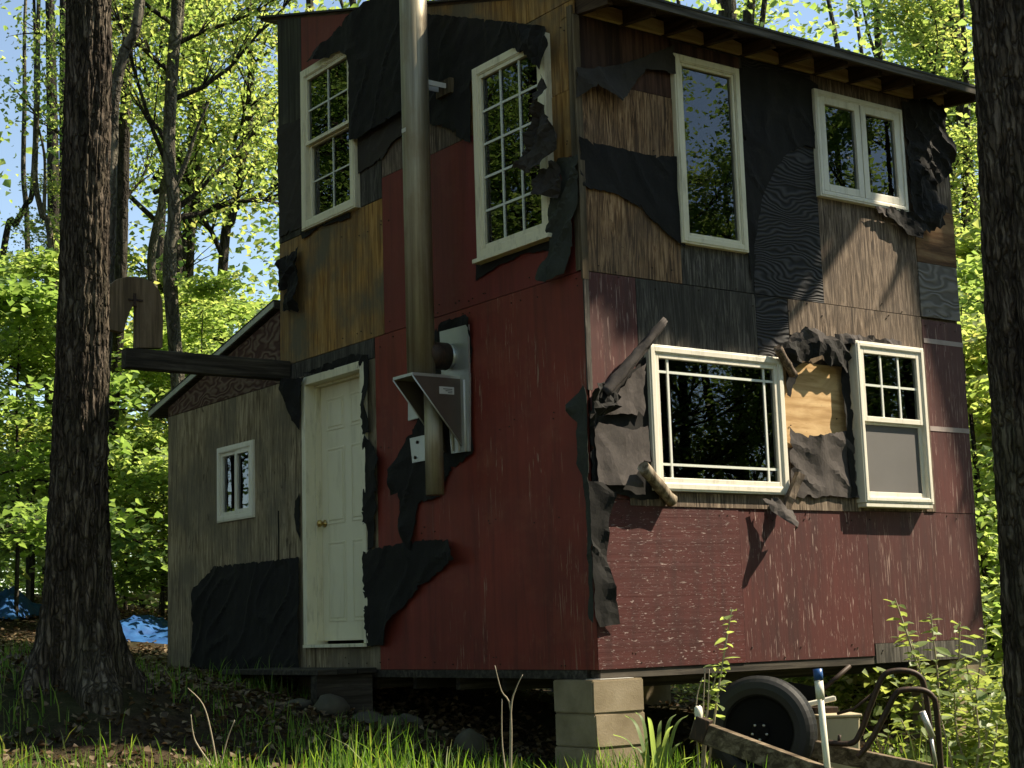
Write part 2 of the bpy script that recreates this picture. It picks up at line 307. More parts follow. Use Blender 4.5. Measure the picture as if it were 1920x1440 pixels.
# ------------------------------------------------------------------ object helpers
def link(name, me, mat=None, parent=None):
    lm = None
    if me is not None and not isinstance(me, bpy.types.ID): lm = me.mat; me = me.me
    o = bpy.data.objects.new(name, me); COL.objects.link(o)
    if lm: o.material_slots[0].link = 'OBJECT'; o.material_slots[0].material = M[lm]
    if mat is not None and me is not None and len(me.materials) == 0: me.materials.append(M[mat] if isinstance(mat, str) else mat)
    if parent is not None: o.parent = parent
    return o
def tag(o, label=None, cat=None, group=None, kind=None):
    if label: o['label'] = label
    if cat: o['category'] = cat
    if group: o['group'] = group
    if kind: o['kind'] = kind
    return o
def empty(name, loc=(0, 0, 0)):
    o = bpy.data.objects.new(name, None); COL.objects.link(o); o.location = loc; o.empty_display_size = 0.2
    return o
def bm_obj(name, bm, mat, parent=None, smooth=False, bevel=0.0):
    bmesh.ops.recalc_face_normals(bm, faces=bm.faces)
    me = bpy.data.meshes.new(name); bm.to_mesh(me); bm.free()
    if smooth: me.polygons.foreach_set('use_smooth', [True]*len(me.polygons))
    o = link(name, me, mat, parent)
    if bevel:
        b = o.modifiers.new('bevel', 'BEVEL'); b.width = bevel; b.segments = 2; b.limit_method = 'ANGLE'
    return o
def prism(bm, pts_a, pts_b):
    """closed prism between two equal loops"""
    va = [bm.verts.new(p) for p in pts_a]; vb = [bm.verts.new(p) for p in pts_b]; n = len(va)
    bm.faces.new(va); bm.faces.new(vb[::-1])
    for i in range(n): bm.faces.new((va[i], vb[i], vb[(i+1) % n], va[(i+1) % n]))
def wbox(bm, side, u0, u1, z0, z1, o0, o1):
    q = [(u0, z0), (u1, z0), (u1, z1), (u0, z1)]
    prism(bm, [W(side, u, z, o0) for u, z in q], [W(side, u, z, o1) for u, z in q])
def box(bm, x0, x1, y0, y1, z0, z1):
    prism(bm, [(x0, y0, z0), (x1, y0, z0), (x1, y1, z0), (x0, y1, z0)], [(x0, y0, z1), (x1, y0, z1), (x1, y1, z1), (x0, y1, z1)])
def np_mesh(name, V, F):
    V = np.asarray(V, dtype=np.float32); F = np.asarray(F, dtype=np.int32)
    me = bpy.data.meshes.new(name); k = F.shape[1]
    me.vertices.add(len(V)); me.vertices.foreach_set('co', V.ravel())
    me.loops.add(F.size); me.loops.foreach_set('vertex_index', F.ravel())
    me.polygons.add(len(F)); me.polygons.foreach_set('loop_start', np.arange(0, F.size, k, dtype=np.int32))
    me.update(calc_edges=True); me.validate(); return me
def tube_vf(path, radii, ns=10, off=0, cap=True):
    P = [Vector(p) for p in path]; V = []; F = []
    up = Vector((0.13, 0.31, 0.94)); prev = None
    for i, p in enumerate(P):
        d = (P[min(i+1, len(P)-1)] - P[max(i-1, 0)]).normalized()
        if prev is None:
            a = d.cross(up if abs(d.dot(up)) < 0.9 else Vector((1, 0, 0))).normalized()
        else:
            a = (prev - d*prev.dot(d)).normalized()
        prev = a; b = d.cross(a)
        for k in range(ns):
            t = 2*math.pi*k/ns; V.append(p + (a*math.cos(t) + b*math.sin(t))*radii[i])
    for i in range(len(P)-1):
        for k in range(ns):
            k2 = (k+1) % ns
            F.append((off+i*ns+k, off+i*ns+k2, off+(i+1)*ns+k2, off+(i+1)*ns+k))
    return V, F
def tube(name, path, radii, mat, parent=None, ns=12, cap=True):
    if isinstance(radii, (int, float)): radii = [radii]*len(path)
    V, F = tube_vf(path, radii, ns)
    F = [tuple(f) for f in F]
    if cap:
        F.append(tuple(range(ns))[::-1]); n = len(V); F.append(tuple(range(n-ns, n)))
    me = bpy.data.meshes.new(name); me.from_pydata([tuple(v) for v in V], [], F); me.update()
    me.polygons.foreach_set('use_smooth', [len(f) == 4 for f in F])
    return link(name, me, mat, parent)
def curve_pts(pts, n=6):
    """Catmull-Rom through points"""
    P = [Vector(p) for p in pts]; out = []
    for i in range(len(P)-1):
        p0, p1, p2, p3 = P[max(i-1, 0)], P[i], P[i+1], P[min(i+2, len(P)-1)]
        for k in range(n):
            t = k/n
            out.append(0.5*((2*p1) + (p2-p0)*t + (2*p0-5*p1+4*p2-p3)*t*t + (3*p1-p0-3*p2+p3)*t**3))
    out.append(P[-1]); return out

# ------------------------------------------------------------------ terrain
GP = np.array([(0, 0, -.72), (0, 3, -.30), (0, 6.3, -.03), (3.66, 0, -.80), (3.66, 4, -.42), (-2.39, 2.17, .10), (-1.3, 1.3, -.46), (-3.0, .9, -.46), (-2.95, 1.5, -.33),
               (-3.6, 3.6, .26), (-6.1, -7.5, -1.40), (-2, -3, -1.0), (2, -3, -1.12), (8, -8, -1.7), (1.3, 14.5, .85), (2.0, 11.3, .50), (-4, 12, 1.0),
               (10, 6, -.95), (15, 15, -.6), (-15, 5, 1.5), (-15, -10, -.9), (20, -15, -2.2), (0, 30, 2.2), (-20, 30, 3.2), (25, 30, 0.0), (40, 0, -2.2), (-40, 0, 3),
               (0, -40, -2.8), (60, 60, 0), (-60, 60, 6), (60, -60, -4), (-60, -60, -1), (7, 1.5, -.95), (0.4, -1.2, -.80), (1.8, 2.2, -.50), (1.5, 3.7, -.22)], dtype=float)
_d = np.linalg.norm(GP[:, None, :2]-GP[None, :, :2], axis=2)
_n = len(GP); _A = np.zeros((_n+3, _n+3)); _A[:_n, :_n] = _d; _A[:_n, _n] = 1; _A[:_n, _n+1:] = GP[:, :2]; _A[_n, :_n] = 1; _A[_n+1:, :_n] = GP[:, :2].T
_w = np.linalg.solve(_A, np.concatenate([GP[:, 2], [0, 0, 0]]))
def gz(xy):
    xy = np.atleast_2d(xy).astype(float)
    d = np.linalg.norm(xy[:, None, :]-GP[None, :, :2], axis=2)
    return d @ _w[:_n] + _w[_n] + xy @ _w[_n+1:]
def gz1(x, y): return float(gz([(x, y)])[0])
def onground(px, py, dmin=5.0, dmax=60.0):
    v = ray(px, py); ds = np.arange(dmin, dmax, 0.05); P = CAMP + v*ds[:, None]
    below = P[:, 2] <= gz(P[:, :2]); i = int(np.argmax(below)) if below.any() else len(ds)-1
    return P[i]
def axis_pts(lo, hi):
    a = np.concatenate([np.arange(-200, lo, 8.0), np.arange(lo, hi, 0.16), np.arange(hi, 201, 8.0)]); return a
gx = np.concatenate([np.arange(-200, -12, 6.0), np.arange(-12, 12, 0.18), np.arange(12, 201, 6.0)])
gy = np.concatenate([np.arange(-200, -6, 6.0), np.arange(-6, 18, 0.18), np.arange(18, 201, 6.0)])
GX, GY = np.meshgrid(gx, gy); XY = np.stack([GX.ravel(), GY.ravel()], 1)
Z = np.concatenate([gz(XY[i:i+4000]) for i in range(0, len(XY), 4000)])
near = (np.abs(XY[:, 0]) < 12) & (XY[:, 1] > -6) & (XY[:, 1] < 18)
Z += np.array([noise.noise(Vector((x*0.9, y*0.9, 0)))*0.05 + noise.noise(Vector((x*3.1, y*3.1, 5)))*0.02 if nn else 0 for (x, y), nn in zip(XY, near)])
nx, ny = len(gx), len(gy)
I = (np.arange(ny-1)[:, None]*nx + np.arange(nx-1)[None, :]).ravel()
me = np_mesh('ground', np.column_stack([XY, Z]), np.column_stack([I, I+1, I+1+nx, I+nx]))
me.polygons.foreach_set('use_smooth', [True]*len(me.polygons))
tag(link('ground', me, 'ground'), kind='structure')

# ------------------------------------------------------------------ HOUSE
house = empty('house', (0, 0, 0))
tag(house, 'two-storey plywood cabin with peeling red paint and torn tar paper, raised on block piers', 'house')
HW, HD = 3.66, 4.02                      # wall lengths
RS = 0.30                                # roof slope
def zt(u): return 4.27 + RS*u            # underside of the roof deck above the left wall
TOPR = 4.14
WIN = {  # outer frame rectangles u0,u1,z0,z1
    'L': {'dh': (2.69, 3.545, 3.50, 4.85), 'grid': (0.25, 1.075, 2.74, 4.095), 'door': (2.64, 3.62, 0.18, 2.305)},
    'R': {'tall': (0.815, 1.42, 2.728, 4.03), 'cas': (2.155, 3.10, 3.23, 4.025), 'big': (0.475, 1.675, 1.09, 2.025), 'dh2': (2.36, 3.087, 1.053, 2.195)}}
HOLES = {s: [(a+.035, b-.035, c+.035 if k != 'door' else c, d-.035) for k, (a, b, c, d) in w.items()] for s, w in WIN.items()}
def rect_sub(rects, hole):
    out = []; a, b, c, d = hole
    for (u0, u1, z0, z1) in rects:
        if u1 <= a or u0 >= b or z1 <= c or z0 >= d: out.append((u0, u1, z0, z1)); continue
        if u0 < a: out.append((u0, a, z0, z1))
        if u1 > b: out.append((b, u1, z0, z1))
        m0, m1 = max(u0, a), min(u1, b)
        if z0 < c: out.append((m0, m1, z0, c))
        if z1 > d: out.append((m0, m1, d, z1))
    return out
def panel(side, u0, u1, z0, z1, mat, o=0.0, th=0.016, name='wall_panel', parent=None, holes=True, slant=False, label=None):
    zz1 = 9.0 if slant else z1
    rects = [(u0, u1, z0, zz1)]
    if holes:
        for h in HOLES[side]: rects = rect_sub(rects, h)
    bm = bmesh.new()
    for (a, b, c, d) in rects:
        if slant and d >= 9.0: q = [(a, c), (b, c), (b, zt(b)), (a, zt(a))]
        else: q = [(a, c), (b, c), (b, d), (a, d)]
        prism(bm, [W(side, u, z, o-th) for u, z in q], [W(side, u, z, o) for u, z in q])
    ob = bm_obj(name, bm, mat, parent or house)
    if label: ob['label'] = label
    return ob
G = 0.004
# left wall (shaded)
panel('L', 0.0, 1.22, 0.0, 2.455, 'red_left', 0.002, label='red painted plywood sheet flaking in vertical streaks')
panel('L', 1.22+G, 2.515, 0.0, 2.455, 'red_left', -0.001)
panel('L', 2.52, 3.62, 0.0, 2.30, 'ply_tan', -0.003, label='bare tan plywood strip beside the door')
panel('L', 2.52, 3.99, 2.305, 2.455, 'ply_grey', 0.001)
panel('L', 2.375, HD, 2.46, 3.50, 'ply_gold', 0.0, label='golden plywood sheet stained grey')
panel('L', 0.0, 2.37, 2.46, 3.655, 'red_smooth', 0.001, label='smooth red painted sheet behind the flue pipe')
panel('L', 2.375, 3.60, 3.505, 3.90, 'ply_grey', 0.002)
panel('L', 2.20, 3.60, 3.905, 4.86, 'ply_olive', 0.0)
panel('L', 3.605, HD, 3.505, 0, 'ply_olive', 0.003, slant=True)
panel('L', 1.205, 2.37, 3.66, 3.90, 'ply_greybrown', -0.002)
panel('L', 1.205, 2.195, 3.905, 4.24, 'ply_olive', -0.002)
panel('L', 0.0, 1.20, 3.66, 4.24, 'ply_gold', 0.0, label='golden plywood beside the corner of the house')
panel('L', 0.0, 2.195, 4.245, 0, 'ply_gold', 0.001, slant=True)
panel('L', 2.80, 3.60, 4.865, 0, 'red_smooth', 0.004, slant=True, label='red painted sheet above the upper left window')
panel('L', 2.20, 2.795, 4.865, 0, 'ply_gold', 0.0, slant=True)
panel('L', 0.05, 0.249, 3.22, 3.655, 'ply_gold', 0.0045, th=0.003, holes=False)
# right wall (sunlit)
panel('R', 0.0, 1.226, 0.0, 1.03, 'red_osb', 0.004, label='red strand board panel with pale horizontal flakes')
panel('R', 1.23, 2.456, 0.0, 1.0, 'red_ply', 0.001, label='red plywood panel flaking in vertical streaks')
panel('R', 2.46, HW, 0.085, 1.0, 'red_worn', 0.0, label='red plywood panel worn brown at its lower right')
panel('R', 0.0, 0.425, 1.035, 2.455, 'red_worn', 0.0)
panel('R', 0.43, 1.49, 1.035, 2.455, 'ply_grey', -0.001, label='dark grey plywood above the wide window')
panel('R', 1.495, 1.80, 2.02, 2.455, 'ply_wavy', -0.002)
panel('R', 1.805, 3.20, 2.205, 2.455, 'ply_greybrown', 0.001)
panel('R', 1.495, 2.36, 1.42, 2.015, 'ply_fresh', -0.004, label='bright bare plywood exposed between two windows')
panel('R', 1.495, 2.36, 1.005, 1.415, 'ply_greybrown', -0.003)
panel('R', 2.365, 3.20, 1.005, 2.20, 'ply_greybrown', -0.003)
panel('R', 3.205, HW, 1.005, 2.44, 'red_worn', 0.002, label='narrow red panel with two grey tape lines')
panel('R', 0.0, 0.83, 2.46, 3.72, 'ply_brown', 0.001, label='weathered brown plywood with vertical grain')
panel('R', 0.0, 0.83, 3.725, TOPR, 'ply_darkred', -0.002)
panel('R', 0.834, 1.486, 2.46, TOPR, 'ply_grey', 0.0)
panel('R', 1.49, 2.165, 2.46, TOPR, 'ply_wavy', 0.002, label='blackened plywood with raised wavy grain')
panel('R', 2.17, 3.20, 2.46, TOPR, 'ply_greybrown', 0.0)
panel('R', 3.205, HW, 2.88, 3.30, 'ply_orange', 0.003, label='orange brown split plywood piece')
panel('R', 3.205, HW-0.01, 2.462, 2.875, 'ply_burl', 0.006, label='grey plywood offcut with a burl')
panel('R', 3.205, HW, 3.305, TOPR, 'ply_greybrown', 0.0)
# hidden walls, floors
def hbox(name, mat, *b, parent=None):
    bm = bmesh.new(); box(bm, *b); return bm_obj(name, bm, mat, parent or house)
for side, th0, th1 in (('L', -0.11, -0.022), ('R', -0.11, -0.022)):
    bm = bmesh.new(); umax = (HD if side == 'L' else HW)
    rects = [(0.115 if side == 'R' else 0.022, umax-0.02, 0.02, 9.0 if side == 'L' else TOPR)]
    for h in HOLES[side]: rects = rect_sub(rects, h)
    for (a, b, c, d) in rects:
        q = [(a, c), (b, c), (b, zt(b)-.02 if d >= 9 else d), (a, zt(a)-.02 if d >= 9 else d)]
        prism(bm, [W(side, u, z, th0) for u, z in q], [W(side, u, z, th1) for u, z in q])
    bm_obj('inner_wall', bm, 'interior', house)
def side_wall(name, u0, u1, x0, x1, mat):      # wall with sloped top, thickness along x
    bm = bmesh.new(); q = [(u0, 0.0), (u1, 0.0), (u1, zt(u1)), (u0, zt(u0))]
    prism(bm, [(x0, u, z) for u, z in q], [(x1, u, z) for u, z in q]); bm_obj(name, bm, mat, house)
side_wall('end_wall', 0.03, HD-0.03, HW-0.10, HW-0.005, 'ply_greybrown')
hbox('back_wall', 'interior', 0.12, HW-0.11, HD-0.10, HD-0.015, 0.0, zt(HD)-0.04)
hbox('floor_deck', 'interior', 0.12, HW-0.11, 0.12, HD-0.11, 0.03, 0.16)
hbox('loft_floor', 'interior', 0.12, HW-0.11, 0.12, HD-0.11, 2.44, 2.60)
hbox('wall_stud', 'blocking', 0.93, 1.02, 0.55, 0.64, 0.16, 2.44)
# rim and floor beams
hbox('rim_beam', 'beam_dark', 0.02, HW, 0.006, 0.10, -0.055, -0.003)
hbox('rim_beam', 'beam_dark', 0.0, 0.10, 0.11, HD, -0.055, -0.003)
hbox('sill_beam', 'ply_grey', 2.47, HW+0.02, -0.003, 0.005, -0.05, 0.082)
for i in range(7):
    y = 0.55 + i*0.55
    hbox('floor_joist', 'beam_dark', 0.11, HW, y, y+0.05, -0.14, 0.025)
# corner boards and small strips
bm = bmesh.new(); wbox(bm, 'L', 0.0, 0.045, 2.46, 4.20, 0.004, 0.020); bm_obj('corner_board', bm, 'board_trim', house)
bm = bmesh.new(); wbox(bm, 'R', -0.021, 0.03, 2.40, 4.13, 0.006, 0.022); bm_obj('corner_board', bm, 'board_trim', house)
bm = bmesh.new(); wbox(bm, 'R', -0.012, 0.026, 1.70, 2.40, 0.006, 0.020); bm_obj('corner_board', bm, 'ply_grey', house)
for z in (1.605, 2.262):
    bm = bmesh.new(); wbox(bm, 'R', 3.21, HW, z, z+0.035, 0.0025, 0.006); bm_obj('tape_strip', bm, 'tape', house)
bm = bmesh.new(); wbox(bm, 'R', 0.30, 2.40, 0.995, 1.085, 0.0045, 0.011); bm_obj('ledger_strip', bm, 'ply_greybrown', house)
bm = bmesh.new(); wbox(bm, 'R', 3.10, 3.20, 1.01, 2.19, 0.0015, 0.012); bm_obj('ledger_strip', bm, 'ply_greybrown', house)
bm = bmesh.new(); wbox(bm, 'R', 0.82, 1.44, 4.04, 4.12, 0.002, 0.02); bm_obj('header_board', bm, 'ply_darkred', house)
# nail heads and pegs scattered over the plywood
bm = bmesh.new()
for i in range(170):
    s = random.choice('LR'); u = random.uniform(0.05, 3.6); z = random.choice([0.05, 0.95, 1.6, 2.40, 2.50, 3.3, 4.05]) + random.uniform(-.04, .04)
    if any(a-.05 < u < b+.05 and c-.05 < z < d+.05 for a, b, c, d in WIN[s].values()): continue
    wbox(bm, s, u, u+0.007, z, z+0.007, 0.0, 0.0075)
nh = bm_obj('nail_heads', bm, 'rust', house); nh['kind'] = 'stuff'

# roof ---------------------------------------------------------------
E0 = -0.36
roof = None
bm = bmesh.new()
def rp(x, y, dz): return (x, y, zt(y)+dz)
q = [(0.0, E0), (HW+0.06, E0), (HW+0.06, HD+0.32), (0.0, HD+0.32)]
prism(bm, [rp(x, y, 0.0) for x, y in q], [rp(x, y, 0.022) for x, y in q])
roof = bm_obj('roof', bm, 'rafter', house)
bm = bmesh.new(); q = [(-0.03, E0-0.03), (HW+0.09, E0-0.03), (HW+0.09, HD+0.34), (-0.03, HD+0.34)]
prism(bm, [rp(x, y, 0.024) for x, y in q], [rp(x, y, 0.040) for x, y in q]); bm_obj('roofing', bm, 'roofing', roof)
bm = bmesh.new(); box(bm, -0.06, HW+0.07, E0-0.024, E0-0.002, zt(E0)-0.035, zt(E0)+0.018); bm_obj('fascia', bm, 'fascia', roof)
for i in range(11):
    x = 0.03 + i*0.359
    bm = bmesh.new()
    q = [(0.0, 4.145), (E0+0.05, zt(E0)-0.055), (E0+0.05, zt(E0+0.05)-0.002), (0.1, zt(0.1)-0.002), (0.1, 4.145)]
    prism(bm, [(x, y, z) for y, z in q], [(x+0.04, y, z) for y, z in q]); bm_obj('rafter', bm, 'rafter', roof)
    if i < 10:
        bm = bmesh.new(); h = random.uniform(0.085, 0.115)
        q = [(0.0, 4.148), (0.322, 4.148), (0.322, 4.148+h*random.uniform(.8, 1)), (0.24, 4.15+h), (0.02, 4.15+h*random.uniform(.5, .9))]
        prism(bm, [(x+0.04+a, -0.03, z) for a, z in q], [(x+0.04+a, 0.02, z) for a, z in q]); bm_obj('blocking', bm, 'blocking', roof)
bm = bmesh.new(); box(bm, 0.0, HW, 0.0, 0.12, TOPR, 4.147); bm_obj('top_plate', bm, 'rafter', roof)
for x in (HW+0.035,):
    bm = bmesh.new(); q = [(0.46, -0.14), (HD+0.30, -0.14), (HD+0.30, -0.002), (0.46, -0.002)]
    prism(bm, [(x-0.0, y, zt(y)+d) for y, d in q], [(x+0.02, y, zt(y)+d) for y, d in q]); bm_obj('barge_board', bm, 'fascia', roof)

# windows ------------------------------------------------------------
def ring(bm, side, u0, u1, z0, z1, w, o0, o1):
    wbox(bm, side, u0, u0+w, z0, z1, o0, o1); wbox(bm, side, u1-w, u1, z0, z1, o0, o1)
    wbox(bm, side, u0+w, u1-w, z0, z0+w, o0, o1); wbox(bm, side, u0+w, u1-w, z1-w, z1, o0, o1)
def window(side, rect, o, fw, mat, label, sashes, parent=None, wmat='muntin'):
    """sashes: list of (u0,u1,z0,z1 as fractions of the inner rect, cols, rows, depth offset, sash width, fill)"""
    u0, u1, z0, z1 = rect; bm = bmesh.new()
    ring(bm, side, u0, u1, z0, z1, fw, -0.05, o-0.006)
    ring(bm, side, u0+0.012, u1-0.012, z0+0.012, z1-0.012, fw-0.020, o-0.0061, o)
    w = bm_obj('window', bm, mat, parent or house, bevel=0.004); w['label'] = label
    iu0, iu1, iz0, iz1 = u0+fw, u1-fw, z0+fw, z1-fw
    for (a, b, c, d, nc, nr, do, sw, fill, mw) in sashes:
        su0, su1 = iu0+(iu1-iu0)*a, iu0+(iu1-iu0)*b; sz0, sz1 = iz0+(iz1-iz0)*c, iz0+(iz1-iz0)*d
        bm = bmesh.new(); ring(bm, side, su0, su1, sz0, sz1, sw, o-do-0.03, o-do); bm_obj('sash', bm, mat, w, bevel=0.003)
        pu0, pu1, pz0, pz1 = su0+sw, su1-sw, sz0+sw, sz1-sw
        if fill == 'screen':
            bm = bmesh.new(); wbox(bm, side, pu0, pu1, pz0, pz1, o-do-0.014, o-do-0.011); bm_obj('insect_screen', bm, 'screen', w)
        bm = bmesh.new(); wbox(bm, side, pu0-.004, pu1+.004, pz0-.004, pz1+.004, o-do-0.026, o-do-0.022); bm_obj('pane', bm, 'glass', w)
        if nc == 'prairie':
            iw = 0.085
            for uu in (pu0+iw, pu1-iw):
                bm = bmesh.new(); wbox(bm, side, uu-mw/2, uu+mw/2, pz0, pz1, o-do-0.0215, o-do-0.012); bm_obj('muntin', bm, wmat, w)
            for zz in (pz0+iw, pz1-iw):
                bm = bmesh.new(); wbox(bm, side, pu0, pu1, zz-mw/2, zz+mw/2, o-do-0.0215, o-do-0.0135); bm_obj('muntin', bm, wmat, w)
            continue
        for i in range(1, nc):
            uu = pu0+(pu1-pu0)*i/nc
            bm = bmesh.new(); wbox(bm, side, uu-mw/2, uu+mw/2, pz0, pz1, o-do-0.0215, o-do-0.012); bm_obj('muntin', bm, wmat, w)
        for j in range(1, nr):
            zz = pz0+(pz1-pz0)*j/nr
            bm = bmesh.new(); wbox(bm, side, pu0, pu1, zz-mw/2, zz+mw/2, o-do-0.0215, o-do-0.0135); bm_obj('muntin', bm, wmat, w)
    return w
window('L', WIN['L']['dh'], 0.055, 0.075, 'cream', 'cream double-hung window half covered by tar paper',
       [(0, 1, .52, 1, 2, 2, 0.012, 0.03, '', 0.014), (0, 1, 0, .535, 2, 2, 0.05, 0.03, '', 0.012)])
w = window('L', WIN['L']['grid'], 0.06, 0.065, 'cream', 'cream window with a grid of fifteen panes', [(0, 1, 0, 1, 3, 5, 0.012, 0.028, '', 0.016)])
bm = bmesh.new(); wbox(bm, 'L', 0.235, 1.09, 2.715, 2.745, -0.0, 0.085); bm_obj('sill', bm, 'cream', w, bevel=0.004)
window('R', WIN['R']['tall'], 0.045, 0.055, 'cream', 'tall narrow cream window with one pane', [(0, 1, 0, 1, 1, 1, 0.012, 0.02, '', 0.01)])
window('R', WIN['R']['cas'], 0.05, 0.045, 'white', 'white casement window with two panes',
       [(0, .495, 0, 1, 1, 1, 0.006, 0.055, '', 0.01), (.505, 1, 0, 1, 1, 1, 0.006, 0.055, '', 0.01)])
window('R', WIN['R']['big'], 0.05, 0.055, 'white', 'wide white picture window with border muntins', [(0, 1, 0, 1, 'prairie', 0, 0.012, 0.03, '', 0.016)])
w = window('R', WIN['R']['dh2'], 0.10, 0.045, 'white', 'white double-hung window with grey screen standing proud of the wall',
       [(0, 1, .50, 1, 3, 2, 0.012, 0.038, '', 0.016), (0, 1, 0, .515, 1, 1, 0.034, 0.034, 'screen', 0.01)])
bm = bmesh.new(); wbox(bm, 'R', 2.37, 3.075, 1.022, 1.052, 0.0, 0.09); bm_obj('sill', bm, 'white', w, bevel=0.004)

# door -----------------------------------------------------------------
bm = bmesh.new(); wbox(bm, 'L', 2.70, 3.56, 0.215, 2.235, -0.15, -0.11)
door = bm_obj('door', bm, 'doorpaint', house, bevel=0.003); door['label'] = 'closed cream panelled door with brass knob'
bm = bmesh.new()
wbox(bm, 'L', 2.64, 2.70, 0.19, 2.305, -0.16, 0.03); wbox(bm, 'L', 3.56, 3.62, 0.19, 2.305, -0.16, 0.03)
wbox(bm, 'L', 2.70, 3.56, 2.24, 2.305, -0.16, 0.03)
bm_obj('door_frame', bm, 'cream', door, bevel=0.004)
bm = bmesh.new(); wbox(bm, 'L', 3.545, 3.5595, 0.215, 2.235, -0.109, -0.06); wbox(bm, 'L', 2.7005, 2.715, 0.215, 2.235, -0.109, -0.06); wbox(bm, 'L', 2.715, 3.545, 2.222, 2.2395, -0.109, -0.06)
bm_obj('door_stop', bm, 'cream', door)
bm = bmesh.new(); wbox(bm, 'L', 2.66, 3.60, 0.165, 0.19, -0.15, 0.05); bm_obj('threshold', bm, 'cream', door, bevel=0.003)
for (a, b) in ((2.80, 3.08), (3.18, 3.46)):
    for (c, d) in ((0.36, 0.98), (1.12, 1.72), (1.86, 2.12)):
        bm = bmesh.new(); ring(bm, 'L', a, b, c, d, 0.016, -0.1105, -0.105); wbox(bm, 'L', a+.03, b-.03, c+.03, d-.03, -0.1105, -0.104)
        bm_obj('raised_panel', bm, 'doorpaint', door, bevel=0.004)
def lathe(name, c, axis, prof, mat, parent, ns=20):
    c = Vector(c); ax = Vector(axis).normalized()
    path = [c+ax*h for h, r in prof]
    return tube(name, path, [max(r, 0.0005) for h, r in prof], mat, parent, ns)
ku, kz = uz('L', 603, 981, -0.06)
lathe('knob', (0.108, 3.50, kz), (-1, 0, 0), [(0, .03), (.006, .03), (.008, .012), (.03, .012), (.036, .024), (.05, .029), (.062, .024), (.068, .008)], 'brass', door)

# tar paper -----------------------------------------------------------
def sheet(side, px, off=0.012, wr=0.006, curl=(), mat='felt', holes=True, jag=0.006, step=0.026, wf=5.0, name='tar_paper', base=None, label=None, parent=None, cutpx=None):
    pts = [Vector(uz(side, x, y, base if base is not None else off)) for x, y in px]
    if side == 'L' and False: pass
    loop = []
    for i, a in enumerate(pts):
        b = pts[(i+1) % len(pts)]; n = max(1, int((b-a).length/step))
        for k in range(n):
            p = a.lerp(b, k/n)
            j = jag*(0.3 if k == 0 else 1)
            p = p + Vector((noise.noise(Vector((p.x*19, p.y*19, 3.3)))+random.uniform(-.6, .6), noise.noise(Vector((p.x*19, p.y*19, 9.1)))+random.uniform(-.6, .6)))*j*1.4
            if k and random.random() < .07 and j > .005: p = p + ((sum(pts, Vector((0, 0)))/len(pts))-p).normalized()*random.uniform(.015, .04)
            loop.append(p)
    n0 = len(loop); xs = [p.x for p in loop]; ys = [p.y for p in loop]
    inner = []
    x = min(xs)
    rnd = random.Random(len(px)*31+int(px[0][0]))
    while x < max(xs):
        y = min(ys)
        while y < max(ys):
            p = Vector((x+rnd.uniform(-.4, .4)*step, y+rnd.uniform(-.4, .4)*step))
            c = False; j = n0-1
            for i in range(n0):
                if (ys[i] > p.y) != (ys[j] > p.y) and p.x < (xs[j]-xs[i])*(p.y-ys[i])/(ys[j]-ys[i])+xs[i]: c = not c
                j = i
            if c: inner.append(p)
            y += step
        x += step
    V2, _, F2, *_r = geometry.delaunay_2d_cdt(loop+inner, [], [list(range(n0))], 1, 1e-5)
    cw = [(Vector(uz(side, cx, cy, off)), r, a) for cx, cy, r, a in curl]
    seed = px[0][0]*0.013
    V = []
    for p in V2:
        o = off + wr*(noise.noise(Vector((p.x*wf, p.y*wf*0.6, seed)))+0.6*noise.noise(Vector((p.x*wf*2.7, p.y*wf*2.1, seed+4)))+0.5+1.3*max(0, 1-5*abs(noise.noise(Vector((p.x*wf*.7+p.y*2, p.y*wf*.5, seed+8))))))
        for c, r, a in cw:
            d = (p-c).length
            if d < r: o += a*(1-d/r)**2
        V.append(W(side, p.x, p.y, max(o, 0.006)))
    F = []
    for f in F2:
        cx = sum(V2[i].x for i in f)/len(f); cy = sum(V2[i].y for i in f)/len(f)
        if holes and any(a < cx < b and c < cy < d for a, b, c, d in HOLES[side]): continue
        F.append(tuple(f))
    me = bpy.data.meshes.new(name); me.from_pydata(V, [], F); me.update()
    bm = bmesh.new(); bm.from_mesh(me); bmesh.ops.recalc_face_normals(bm, faces=bm.faces); bm.to_mesh(me); bm.free()
    me.polygons.foreach_set('use_smooth', [False]*len(me.polygons))
    o = link(name, me, mat, parent or house)
    sd = o.modifiers.new('thick', 'SOLIDIFY'); sd.thickness = 0.0025; sd.offset = 0
    if label: o['label'] = label
    return o
# around the upper left window
sheet('L', [(575, 116), (586, 106), (620, 70), (657, 33), (706, -12), (762, -20), (764, 206), (748, 213), (700, 240), (666, 262), (655, 262), (655, 105), (640, 96), (622, 104), (606, 113), (592, 112)], off=0.072, base=0.072, wr=0.012,
      curl=[(600, 112, .25, .05), (657, 33, .4, .03)], holes=False, label='black tar paper draped over the top of the upper left window')
sheet('L', [(520, 240), (565, 222), (566, 425), (524, 445)], 0.008, 0.004, mat='felt_brown')
sheet('L', [(663, 262), (762, 205), (762, 250), (735, 268), (715, 300), (664, 330)], 0.014, 0.006, mat='felt_brown')
sheet('L', [(565, 432), (662, 388), (655, 410), (600, 425), (568, 448)], 0.014, 0.005, mat='felt')
sheet('L', [(525, 492), (562, 463), (569, 514), (565, 582), (534, 584), (538, 541), (525, 553)], 0.035, 0.03, [(560, 560, .25, .08)], 'felt', jag=0.012, wf=8, label='crumpled strip of black tar paper above the lean-to roof')
